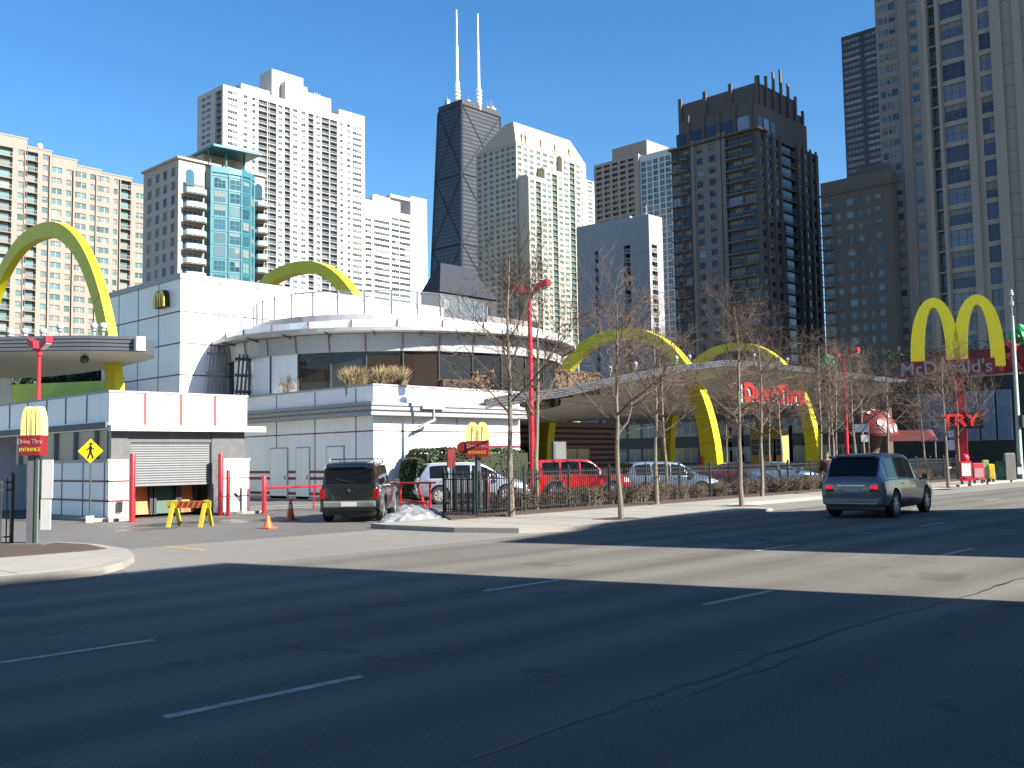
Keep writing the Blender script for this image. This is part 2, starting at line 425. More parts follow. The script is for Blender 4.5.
def T3():
    white = mat('white_concrete', (.66,.64,.61), .7, var=.05, scale=.05)
    T = Tower('residential_tower', 'tall white residential tower with dark balcony stripes and rooftop penthouse, left of centre', 'apartment tower', 223, 84, 450, (197.5, 92), (364.5, 121), white, mat('grey_concrete', (.3,.3,.29), .8), t=1.4, gl=GLD, rail=mat('pale_rail', (.5,.52,.5), .5))
    fh = 3.02; py = 150; X = lambda x: T.uS(180+x/4, py)
    cz = [(190,228,'w'),(253,268,'w'),(288,301,'w'),(313,349,'b'),(351,386,'b'),(393,409,'w'),(418,441,'b'),(452,469,'w'),(485,502,'w'),(513,535,'b'),(545,560,'w'),(567,597,'b'),(600,629,'b'),(640,651,'w'),(668,680,'w'),(690,725,'w')]
    cols = [(X(a), X(b), k) for a, b, k in cz]
    steps = [(223,241,84), (241,269.5,83), (269.5,339,95), (339,364.5,109)]
    zr = T.zS(250, 95)
    for a, b, y in steps:
        ua, ub = T.uS(a, 100), T.uS(b, 100); z1 = T.zS(a, y)
        T.facade('S', ua, ub, 30, z1, zr, fh, cols, head=2.3, recess=1.4, gl=GLD)
        T.block(max(ua, 1.4), ub, 1.4, T.LW, 0, z1-.3, 1)
    T.facade('W', 0, T.LW, 30, T.zt, zr, fh, [(T.vW(180+a/4, py), T.vW(180+b/4, py), k) for a, b, k in ((86,101,'w'),(106,121,'w'),(140,171,'b'))], gl=GLD, recess=1.4)
    # penthouse
    P = [(258, 281, 86, 77, 14), (281, 312.5, 75, 75, 8), (312.5, 338, 98, 98, 6), (290, 312, 88, 88, 4)]
    for a, b, y, y2, back in P:
        ua, ub = T.uS(a, 90), T.uS(b, 90); z = T.zS((a+b)/2, y)+3
        T.mb.box(max(ua, 1.5), ub, back, T.LW*.8, zr-10, z, 0)
    r = T.finish()
    m = MB()
    for q in (324, 326.5, 329):
        u = T.uS(q, 100); m.tube((u, 8, T.zS(324, 100)), (u, 8, T.zS(324, 100)+6), .3)
    m.build('roof_vents', mat('grey_metal', (.35,.36,.37), .4, .6), r, world=False)
def T4():
    white = mat('bright_white_concrete', (.72,.71,.69), .7, var=.04, scale=.05)
    T = Tower('slab_tower', 'white slab tower with open roof frame between the tall white tower and the black tower', 'apartment tower', 363, 199, 560, None, (427, 198), white, mat('shadow_grey', (.25,.26,.27), .8), t=1.2, gl=GLK, rail=white, depthmin=22)
    zr = T.zS(395, 215); fh = 3.45; py = 230
    u = lambda q: T.uS(q, py)
    T.facade('S', u(363), u(373), 30, T.zS(365, 199), zr-fh, fh, [(u(364), u(371.5), 'W')], head=1.9)
    T.facade('S', u(373), u(390.5), 30, T.zS(380, 196), zr-fh, fh, [(u(374), u(389.5), 'W')], head=1.9)
    T.facade('S', u(390.5), u(411), 30, T.zS(400, 213), zr, fh, [(u(391.5), u(399), 'W'), (u(399.5), u(410), 'W')], head=1.9)
    T.facade('S', u(411), u(427), 30, T.zS(415, 197), zr, fh, [])
    for a, b, y in ((363,373,199),(373,390.5,196),(390.5,411,213),(411,427,197)): T.block(u(a), u(b), 1.2, 24, 0, T.zS(a, y)-.2, 1 if y == 213 else 0)
    T.mb.box(u(390.5), u(411), 0, 3, T.zS(400, 199), T.zS(400, 196), 0)
    T.mb.box(u(390.5), u(402.5), 2, 18, T.zS(400, 213), T.zS(400, 197), 0)
    T.mb.box(u(380), u(384), 4, 8, T.zS(380, 196), T.zS(380, 193), 0)
    T.finish(60)
def T_black():
    m = bpy.data.materials.new('black_tower_skin'); m.use_nodes = True; nt = m.node_tree; N = nt.nodes; L = nt.links; b = N['Principled BSDF']
    tc = N.new('ShaderNodeTexCoord'); sp = N.new('ShaderNodeSeparateXYZ'); L.new(tc.outputs['Object'], sp.inputs[0])
    def stripe(sock, per, th):
        d = N.new('ShaderNodeMath'); d.operation = 'DIVIDE'; L.new(sock, d.inputs[0]); d.inputs[1].default_value = per
        f = N.new('ShaderNodeMath'); f.operation = 'FRACT'; L.new(d.outputs[0], f.inputs[0])
        g = N.new('ShaderNodeMath'); g.operation = 'GREATER_THAN'; L.new(f.outputs[0], g.inputs[0]); g.inputs[1].default_value = th; return g.outputs[0]
    s1 = stripe(sp.outputs['Z'], 4.1, .5); 
    ns = N.new('ShaderNodeTexNoise'); ns.inputs['Scale'].default_value = .12; L.new(tc.outputs['Object'], ns.inputs[0])
    mp = N.new('ShaderNodeMath'); mp.operation = 'MULTIPLY'; L.new(s1, mp.inputs[0]); L.new(ns.outputs[0], mp.inputs[1])
    mx = N.new('ShaderNodeMix'); mx.data_type = 'RGBA'; L.new(mp.outputs[0], mx.inputs[0]); mx.inputs[6].default_value = (.012,.015,.022,1); mx.inputs[7].default_value = (.075,.07,.066,1)
    L.new(mx.outputs[2], b.inputs['Base Color']); b.inputs['Roughness'].default_value = .35
    D = 958
    tc0 = atD(462, 104.5, D); tw = onX(438.3, 113.5, tc0.x); ts = onY(500, 122, tc0.y)
    bc = atD(462, 285, D-8); bw = onX(430.5, 285, bc.x); bs = onY(506, 285, bc.y)
    r = thing('skyscraper', 'tapering black skyscraper with two white antenna masts', 'skyscraper', (bc.x, bc.y, 0), 0, 'high-rise towers behind the restaurant')
    def ring(c, w, s, z): return [Vector((c.x,c.y,z)), Vector((s.x,c.y,z)), Vector((s.x,w.y,z)), Vector((c.x,w.y,z))]
    T = ring(tc0, tw, ts, tc0.z); B = ring(bc, bw, bs, bc.z)
    k = bc.z/(tc0.z-bc.z); B0 = [b_ + (b_-t_)*k for b_, t_ in zip(B, T)]
    mb = MB(); mb.hexa([(v.x,v.y,0) for v in B0], T); wall = mb.build('wall', m, r)
    # roof band and X bracing
    cap = MB(); cap.hexa([v+Vector((0,0,.1)) for v in T], [v+Vector((0,0,6)) for v in T]); cap.build('roof', mat('black_steel', (.02,.022,.026), .5), r)
    br = MB(); n = 5
    for i in range(n):
        f0, f1 = i/n, (i+1)/n
        for a, c in ((0, 3), (0, 1)):
            P = lambda q, f_: Vector(((B0[q].lerp(T[q], f_))))
            for s0, s1 in ((a, c), (c, a)):
                br.tube(P(s0, f0), P(s1, f1), .8, n=4)
            br.tube(P(a, f1), P(c, f1), 1.1, n=4)
    for q in (0, 1, 3): br.tube(B0[q], T[q], 1.4, n=4)
    br.build('cross_bracing', mat('brace_steel', (.024,.026,.031), .5), r)
    wm = mat('antenna_white', (.75,.76,.78), .4)
    for px, yb, y1, y2 in ((457.5, 103, 82, 10), (479, 110, 89, 14)):
        a = atD(px, yb, D+20)
        zz = lambda y: atD(px, y, D+20).z
        am = MB(); am.path([(a.x,a.y,tc0.z), (a.x,a.y,zz(y1)), (a.x,a.y,zz(y1)+.1), (a.x,a.y,zz((y1+y2)/2)), (a.x,a.y,zz((y1+y2)/2)+.1), (a.x,a.y,zz(y2))], [2.6,2.4,1.5,1.3,.9,.6], 8)
        for k in range(4): z = tc0.z+8+k*4; am.lathe([(3.4, z), (3.4, z+.8)], (a.x, a.y, 0), 10)
        am.build('antenna_mast', wm, r)
    pl = MB()
    for k in range(14):
        p = Vector((random.uniform(T[0].x+3, T[1].x-3), random.uniform(T[0].y+3, T[3].y-3), tc0.z+6)); pl.box(p.x-2, p.x+2, p.y-2, p.y+2, p.z, p.z+random.uniform(2, 6))
        pl.tube(p, p+Vector((0,0,random.uniform(4, 14))), .3, n=4)
    pl.split('roof_equipment', MATS['grey_metal'], r)
def T5():
    ivory = mat('ivory_stone', (.60,.56,.44), .8, var=.06, scale=.05); wh = mat('pale_stone', (.64,.59,.47), .8, var=.05, scale=.08)
    T = Tower('hotel_tower', 'ivory tower with a white sloping mansard roof and stepped balcony wings', 'hotel tower', 516, 143, 600, (476, 157), (585.5, 153), wh, t=.5, gl=glass('sea_glass', (.03,.06,.06), (.2,.28,.28), .3), rail=ivory)
    fh = 3.6; H = T.zt; py = 190
    T.facade('W', 0, T.LW, 30, H, H, fh, [(T.vW(q+.9, py), T.vW(q+4.2, py), 'w') for q in (477, 483, 489, 495, 500.5, 506, 511)], sill=.7, head=2.7)
    T.facade('S', 0, T.LS, 30, H, H, fh, [(T.uS(q, py), T.uS(q+4, py), 'w') for q in (518, 524, 530, 537, 543.5, 550, 557, 564, 571, 578.5)], sill=.7, head=2.7)
    T.block(.5, T.LS, .5, T.LW, 0, H-.2, 0)
    # mansard: vertical on the corner side, sloping off to the right and to the back
    z2 = onY(516, 121, T.y).z; ur = T.uS(572, 131); vl = T.LW*.5
    T.mb.add([(0,0,H+.2),(T.LS,0,H+.2),(T.LS,T.LW,H+.2),(0,T.LW,H+.2),(0,2,z2),(ur,2,z2),(ur,vl*.8,z2),(0,vl*.5,z2)],
        [(0,3,2,1),(4,5,6,7),(0,1,5,4),(1,2,6,5),(2,3,7,6),(3,0,4,7)], 0)
    # stepped wings
    for (a, b, y, o) in ((518, 537, 179, -9), (538, 557, 171, -6), (558, 577, 159, -4)):
        ua, ub = T.uS(a, 200), T.uS(b, 200); z1 = T.zS(a, y); w = ub-ua
        T.facade('S', ua, ub, 30, z1, z1-1, fh, [(ua+w*.08, ua+w*.3, 'w'), (ua+w*.38, ua+w*.64, 'b'), (ua+w*.72, ua+w*.92, 'w')], off=o, t=1.2, recess=1.2, head=2.7)
        T.block(ua, ub, o+1.2, .2, 0, z1-.2, 0)
        T.mb.box(ua, ua+w, o+1, 0, z1, z1+1.5, 0)
    d = MB()
    for q in (523, 527, 542, 556, 570):
        u = T.uS(q, 138); d.box(u-1.2, u+1.2, -.2, 3, H+.2, H+6, 0); d.add([(u-1.5,-.3,H+6),(u+1.5,-.3,H+6),(u+1.5,3,H+6),(u-1.5,3,H+6),(u,1.3,H+9)], [(0,1,4),(1,2,4),(2,3,4),(3,0,4)], 0)
    T.finish(); d.build('dormers', ivory, T.root, world=False)
def T6():
    conc = mat('weathered_white_concrete', (.40,.41,.43), .8, var=.1, scale=.08, var2=.08, scale2=.5)
    T = Tower('concrete_tower', 'pale windowless concrete tower with two narrow balcony slots, in front of the glass towers', 'apartment tower', 648.5, 214, 315, (577, 225), (662, 217), conc, mat('slot_grey', (.2,.22,.24), .8), t=1.2, gl=GLB, rail=mat('white_rail', (.7,.7,.7), .5))
    H = T.zt; fh = 3.0; py = 260
    v = lambda q: T.vW(q, py)
    T.facade('W', 0, v(631), 8, H, H-8, fh, []); 
    z2 = T.zW(615, 219)
    T.facade('W', v(631), v(598.5), 8, z2, z2-9, fh, [(v(630.5), v(624), 'b')])
    T.facade('W', v(598.5), v(577), 8, z2, z2-9, fh, [(v(598.3), v(594.8), 'b')])
    T.facade('S', 0, T.LS, 8, H, H-9, fh, [(T.uS(652, py), T.uS(657.5, py), 'b')])
    T.block(1.2, T.LS, 1.2, v(631), 0, H-.3, 1); T.block(1.2, T.LS, v(631), T.LW, 0, z2-.3, 1)
    T.mb.box(4, T.LS-2, 4, T.LW*.3, H-.3, H+1.6, 0); T.mb.tube((3,3,H),(3,3,H+4),.15)
    for k in range(int(H/9)): T.mb.box(-.03, -.001, 0, v(631), k*9+4, k*9+4.12, 1)
    T.finish()
def T7():
    br = mat('brown_concrete', (.27,.23,.20), .8, var=.06, scale=.1)
    T = Tower('glass_tower', 'brown and blue glass tower with rooftop box, partly hidden behind the dark brown tower', 'apartment tower', 678, 146, 490, (593.5, 160), None, mat('pale_blue_piers', (.42,.46,.48), .6), br, t=1.0, gl=GLB, depthmin=30)
    H = T.zt; fh = 3.0; py = 180; v = lambda q: T.vW(q, py)
    T.facade('W', 0, v(640), 30, H, H, fh, [(v(q+4.6), v(q), 'W') for q in (641.5, 647.5, 653.5, 660, 666, 672)], head=2.7)
    T.block(1, 30, 1, v(640), 0, H-.2, 1)
    T.finish(90)
    T = Tower('brown_tower', 'brown tower of small balconies joined to the blue glass tower', 'apartment tower', 640, 153, 505, (593.5, 159), None, br, mat('brown_shadow', (.12,.10,.09), .9), t=1.2, gl=GLK, rail=br, slab=br, depthmin=30)
    T.facade('W', 0, T.LW, 30, T.zt, T.zt-1, fh, [(T.vW(q+6, py), T.vW(q, py), 'bs') for q in (596, 604, 612, 620, 628)], recess=1.2)
    T.block(1.2, 30, 1.2, T.LW, 0, T.zt-.2, 1)
    z2 = T.zW(605, 147); T.mb.box(6, 26, 0, T.vW(605, 150), T.zt, z2, 0)
    T.finish(90)
    T = Tower('white_tower', 'thin white sliver of a tower showing between the ivory and brown towers', 'apartment tower', 584, 179, 720, None, (596, 181), MATS['white_concrete'], t=.6, depthmin=20)
    T.facade('S', 0, T.LS, 30, T.zt, T.zt, 3.2, [(T.uS(588, 200), T.uS(592.5, 200), 'w')]); T.block(0, T.LS, .6, 20, 0, T.zt-.2, 0); T.finish(60)
def T8():
    tan = mat('taupe_masonry', (.215,.19,.17), .8, var=.1, scale=.2); dk = mat('dark_brown_masonry', (.085,.07,.062), .8, var=.1, scale=.3)
    T = Tower('brown_highrise', 'large dark brown tower with spiky crown and stacked balconies, right of centre', 'apartment tower', 757, 129, 240, (671, 145), (817, 129), dk, dk, t=.8, gl=glass('sky_glass', (.012,.018,.03), (.5,.65,.9), .18), rail=mat('brown_rail', (.10,.09,.085), .5), slab=tan, fr=MATS['dark_window_frame'])
    H = T.zt; fh = 3.0; py = 165; v = lambda x: T.vW(600+x/4, py); LW, LS = T.LW, T.LS
    zr = H-.2
    T.facade('W', 0, v(505), 6, H, zr, fh, [(v(630), v(574), 'B'), (v(566), v(506), 'B')], gl=T.gl)
    T.facade('W', v(360), LW, 6, H, zr, fh, [(v(357), v(330), 'B'), (v(318), v(288), 'B')])
    # lighter masonry bay between
    T.facade('S', 0, LS, 6, H, zr, fh, [(T.uS(600+a/4, py), T.uS(600+b/4, py), k) for a, b, k in ((641,656,'w'),(671,686,'w'),(702,716,'w'),(726,786,'b'),(797,808,'w'),(821,833,'w'),(847,859,'w'))], sill=.8, head=2.5, recess=.8)
    T.block(.8, LS, .8, LW, 0, H-.3, 1)
    for q in (636, 662, 692, 720, 790, 814, 840, 862):
        u = T.uS(600+q/4, py); T.mb.box(u-.35, u+.35, -.35, -.001, 0, H+.6, 0)
    # upper tier
    z2 = onX(720, 109, T.x).z; T.block(1.5, LS-3, 1.5, LW-2, H, z2, 1)
    for k in range(int(LW/4.6)):
        y = 2+k*4.6; T.mb.box(1.1, 1.499, y, y+.7, H, z2+1.2, 0)
    zc = atD(776, 80, 250).z; xo = atD(776, 80, 250).x-T.x; yo = onX(690, 99, atD(776,80,250).x).y-T.y
    xr = onY(801, 96, T.y+4).x-T.x
    T.block(8, xr-3.5, 4, yo, z2, zc-1, 1); T.block(xr-3.5, xr, 4, yo, z2, zc-4.5, 1)
    for k in range(4):
        y = 4+(yo-4)*k/3; T.mb.box(7.5, 7.999, y-.5, y+.5, H, zc+.6, 0)
    for k in range(7):
        x = 8+(xr-8)*k/6; T.mb.box(x-.4, x+.4, 3.5, 3.999, H, zc+[.6,1.5,3.6,5.2,2.5,0,-3][k], 0)
    # corbel line
    T.mb.box(-1.2, 4, -.9, LW+.2, H-.15, H+.35, 0)
    r = T.finish()
    B = Tower('x', 'x', 'x', 757, 129, 240, (671, 145), (817, 129), tan, tan, t=.8, gl=T.gl, fr=MATS['dark_window_frame'])
    bpy.data.objects.remove(B.root); B.root = r
    B.facade('W', v(502), v(364), 6, H+1, zr, fh, [(v(463), v(439), 'w'), (v(413), v(389), 'w')], sill=.8, head=2.4, off=-.25)
    for q in (500, 480, 375): y = v(q); B.mb.box(-.6, -.251, y-.5, y+.5, 0, H+1.3, 0)
    B.mb.build('masonry_bay', [tan, tan], r, world=False)
    B.mb = MB(); 
    for it in B.items:
        face, _, u, d, z, w, h, off, gl, rc, f_, x, nh = it
        me = winmesh('w', w, h, gl, DARKF, 2, 2); o = bpy.data.objects.new('bay_window', me); C.objects.link(o); o.parent = r; o.location = (off-d, u, z); o.rotation_euler = (0, 0, -math.pi/2)
    # glazed upper corner windows
    up = MB()
    for k in range(int(LW/4.6)): up.box(1.44, 1.49, 2.9+k*4.6, 6.2+k*4.6, H+.6, H+4.6)
    for k in range(3): up.box(3+k*3.2, 5.2+k*3.2, 1.44, 1.49, H+.6, H+4.6)
    up.split('upper_window', T.gl, r, world=False)
def T9():
    T = Tower('dark_glass_tower', 'slim black glass tower rising between the brown tower and the beige tower', 'apartment tower', 890, 22, 470, (841, 37), None, mat('black_frame', (.018,.02,.03), .5), mat('black_core', (.012,.012,.015), .6), t=1.2, gl=glass('grey_glass', (.05,.055,.06), (.22,.23,.24), .5), rail=DARKF, slab=MATS['black_steel'], depthmin=26)
    v = lambda q: T.vW(q, 90); z = T.zt
    T.facade('W', 0, T.LW, 40, z, z-1, 3.15, [(v(862), v(844), 'W'), (v(884), v(866), 'W')], head=1.9, nvw=2)
    T.block(1.2, 26, 1.2, T.LW, 0, z-.3, 1)
    T.finish()
def T10():
    w = mat('drab_brick', (.10,.085,.07), .8, var=.08, scale=.3)
    T = Tower('brick_midrise', 'drab brown brick block with small windows below the slim black tower', 'apartment block', 893, 168, 225, (820, 178), None, w, t=.6, gl=GLB, rail=DARKF, depthmin=30)
    v = lambda x: T.vW(768+x/4, 220)
    T.facade('W', 0, T.LW, 5, T.zt, T.zt-4.5, 3.0, [(v(255), v(218), 'B'), (v(292), v(272), 'w'), (v(346), v(314), 'w'), (v(380), v(360), 'w'), (v(412), v(395), 'w'), (v(456), v(430), 'w')], sill=.8, head=2.4)
    T.block(.6, 30, .6, T.LW, 0, T.zt-.2, 0)
    T.mb.box(-.4, 1, 0, T.LW+.3, T.zt-3.4, T.zt-3.0, 0)
    T.mb.box(3, 20, 2, T.LW*.55, T.zt, T.zt+2.5, 0)
    T.finish()
def T11():
    w = mat('rose_beige_precast', (.19,.165,.15), .8, var=.06, scale=.3)
    T = Tower('rose_tower', 'rose beige tower with paired windows, just left of the tall beige tower at right', 'apartment tower', 921, -60, 222, (872, -48), None, w, t=.5, gl=GLB, depthmin=30)
    v = lambda x: T.vW(768+x/4, 100)
    T.facade('W', 0, T.LW, 5, T.zt, T.zt, 2.95, [(v(444), v(430), 'w'), (v(473), v(452), 'w'), (v(491), v(478), 'w'), (v(522), v(497), 'w'), (v(608), v(578), 'w')], sill=.8, head=2.4)
    T.block(.5, 30, .5, T.LW, 0, T.zt-.2, 0)
    for q in (545, 562): T.mb.box(-.5, -.001, v(q)-.5, v(q)+.5, 0, T.zt, 0)
    for k in range(10): T.mb.box(-.08, -.002, 0, T.LW, k*8.85+2, k*8.85+2.25, 0)
    T.finish()
def T12():
    w = mat('tan_precast', (.265,.23,.19), .8, var=.06, scale=.4, var2=.05, scale2=2)
    T = Tower('beige_tower', 'tall beige tower with big grid windows filling the right edge', 'apartment tower', 1050, -80, 129, (915, -50), None, w, mat('recess_brown', (.12,.10,.085), .8), t=.8, gl=glass('violet_glass', (.025,.035,.06), (.3,.38,.5), .4), rail=MATS['brown_rail'], depthmin=30, fr=mat('soft_frame', (.10,.10,.11), .5))
    v = lambda x: T.vW(768+x/4, 90)
    T.facade('W', 0, T.LW, 4, T.zt, T.zt-.5, 3.0, [(v(679), v(652), 'b'), (v(797), v(700), 'w'), (v(908), v(852), 'w')], sill=.45, head=2.75, recess=.8, nvw=1.15, nh=2)
    T.block(.8, 30, .8, T.LW, 0, T.zt-.2, 1)
    for q, ww in ( (640, .3), (690, .22), (812, .5), (925, .7), (1010, .5)): T.mb.box(-.45, -.001, v(q)-ww, v(q)+ww, 0, T.zt, 0)
    for k in range(int(T.zt/3)): T.mb.box(-.02, -.001, 0, v(940), k*3.0+.6, k*3.0+.68, 1)
    T.finish()
def lowbg():
    # dark-roofed low block behind the restaurant
    a = atD(423, 291, 210); m = MB()
    r = thing('low_building', 'low dark block with a long sloping blue-black roof behind the round terrace', 'building', (a.x, a.y, 0))
    p0 = atD(440, 300, 205); p = p0; zt = atD(440, 268, 215).z; ze = atD(440, 292, 205).z
    LWb = onX(421, 292, p.x).y-p.y; LSb = onY(496, 292, p.y).x-p.x; m.box(p.x, p.x+LSb, p.y, p.y+LWb, 0, ze)
    m.build('wall', mat('dark_brick', (.03,.033,.04), .8), r)
    m = MB(); m.add([(p.x-.5,p.y-.5,ze),(p.x+LSb,p.y-.5,ze),(p.x+LSb,p.y+LWb,ze),(p.x-.5,p.y+LWb,ze),(p.x+3,p.y+3,zt),(p.x+LSb*.7,p.y+3,zt),(p.x+LSb*.7,p.y+LWb*.6,zt),(p.x+3,p.y+LWb*.6,zt)], [(0,3,2,1),(4,5,6,7),(0,1,5,4),(1,2,6,5),(2,3,7,6),(3,0,4,7)])
    m.build('roof', mat('slate_roof', (.012,.016,.028), .8), r)
    w = MB()
    for k in range(5): w.box(p.x+1+k*3.0, p.x+2.6+k*3.0, p.y-.06, p.y-.01, ze-3.4, ze-1.4)
    w.split('window', GLD, r)
    # dim brown row of shops behind the drive-through canopy
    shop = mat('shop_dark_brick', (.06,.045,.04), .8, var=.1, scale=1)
    a = atD(560, 457, 118); b = atD(905, 454, 118)
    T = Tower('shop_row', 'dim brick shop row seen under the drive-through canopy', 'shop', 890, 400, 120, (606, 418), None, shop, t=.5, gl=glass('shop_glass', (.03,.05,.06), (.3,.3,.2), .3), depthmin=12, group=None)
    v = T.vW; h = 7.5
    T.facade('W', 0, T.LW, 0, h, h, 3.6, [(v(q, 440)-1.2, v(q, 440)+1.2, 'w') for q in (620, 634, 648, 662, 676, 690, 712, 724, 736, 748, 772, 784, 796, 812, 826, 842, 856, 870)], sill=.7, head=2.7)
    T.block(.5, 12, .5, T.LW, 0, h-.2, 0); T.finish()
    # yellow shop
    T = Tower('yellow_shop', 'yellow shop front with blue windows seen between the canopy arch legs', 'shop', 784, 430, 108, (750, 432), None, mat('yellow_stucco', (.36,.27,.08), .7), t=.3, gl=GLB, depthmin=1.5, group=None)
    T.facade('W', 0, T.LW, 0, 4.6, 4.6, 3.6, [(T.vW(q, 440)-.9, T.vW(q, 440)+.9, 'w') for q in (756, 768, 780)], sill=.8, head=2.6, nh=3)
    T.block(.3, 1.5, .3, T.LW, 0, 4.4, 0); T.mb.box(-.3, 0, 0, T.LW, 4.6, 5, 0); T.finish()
def casters():
    bk = mat('street_brick', (.25,.2,.16), .8)
    def bld(poly, h, name, label):
        c = poly[0]; r = thing(name, label, 'building', (c[0], c[1], 0)); m = MB(); m.prism(poly, 0, h); m.build('wall', bk, r)
        w = MB()
        (x0, y0), (x1, y1) = poly[0], poly[1]
        n = int(abs(x1-x0)/3)
        for k in range(n):
            for f_ in range(int(h/3.4)):
                x = min(x0, x1)+1+k*3; w.box(x, x+1.4, y0, y0+.06, 1+f_*3.4, 2.9+f_*3.4)
        w.split('window', GLD, r) if len(w.f) < 600 else tag(w.build('window', GLD, r), kind='stuff')
    cot = 1/math.tan(SUN_EL)
    def off(p, h): return (p[0]+SX*h*cot, p[1]+SY*h*cot)
    h1 = 14; e = off((9.9, 16.95), h1)
    bld([(e[0], e[1]), (-70, e[1]), (-70, e[1]-26), (e[0], e[1]-26)], h1, 'street_building', 'flat-roofed brick building across the street, behind the viewer')
    h2 = 15.5; q = [off(p, h2) for p in ((16.0, 15.9), (21.0, 17.0), (28.6, 17.7), (28.9, 15.9), (34.6, 10.9), (39, 8.8), (60, 4))]
    poly = [q[2], q[1], q[0], (q[0][0]+14, q[0][1]-30), (q[6][0]+2, q[0][1]-30), q[6], q[5], q[4], q[3]]
    bld(poly, h2, 'corner_building', 'taller flat-roofed brick building across the street, behind the viewer')
    # off-frame tower added to shade the brown tower
    bld([(235, 20), (330, 20), (330, -30), (235, -30)], 150, 'shade_tower', 'added tower outside the picture to the south-east, shading the brown tower')
# ---------------------------------------------------------------- world and light
SUN_AZ = (.26, -.9656); SUN_EL = math.radians(33); SX, SY = SUN_AZ
def lighting():
    w = bpy.data.worlds.new('World'); scene.world = w; w.use_nodes = True; nt = w.node_tree
    bg = nt.nodes['Background']; sky = nt.nodes.new('ShaderNodeTexSky'); sky.sky_type = 'NISHITA'; sky.sun_disc = False
    sky.sun_elevation = SUN_EL; sky.sun_rotation = math.atan2(SX, SY); sky.air_density = 1.0; sky.dust_density = .3; sky.ozone_density = 2.5; sky.altitude = 100
    nt.links.new(sky.outputs[0], bg.inputs[0]); bg.inputs[1].default_value = SKY_STRENGTH
    hs = nt.nodes.new('ShaderNodeHueSaturation'); hs.inputs['Saturation'].default_value = SKY_SAT; nt.links.new(sky.outputs[0], hs.inputs['Color']); nt.links.new(hs.outputs[0], bg.inputs[0])
    l = bpy.data.lights.new('sun', 'SUN'); l.energy = SUN_STRENGTH; l.angle = math.radians(.53); l.color = (1, .95, .86)
    o = bpy.data.objects.new('sun', l); C.objects.link(o)
    d = Vector((SX*math.cos(SUN_EL), SY*math.cos(SUN_EL), math.sin(SUN_EL))); o.rotation_euler = d.to_track_quat('Z', 'Y').to_euler()
    cam = bpy.data.cameras.new('camera'); cam.sensor_width = 36; cam.lens = FPX*36/1024; cam.clip_end = 6000; cam.clip_start = .1
    c = bpy.data.objects.new('camera', cam); C.objects.link(c)
    M = Matrix((CR, CU, -FW)).transposed().to_4x4(); M.translation = EYEP; c.matrix_world = M; scene.camera = c
    scene.view_settings.view_transform = 'Standard'; scene.view_settings.look = 'None'; scene.view_settings.exposure = EXPOSURE; scene.view_settings.gamma = 1
    scene.cycles.max_bounces = 6; scene.cycles.transparent_max_bounces = 12

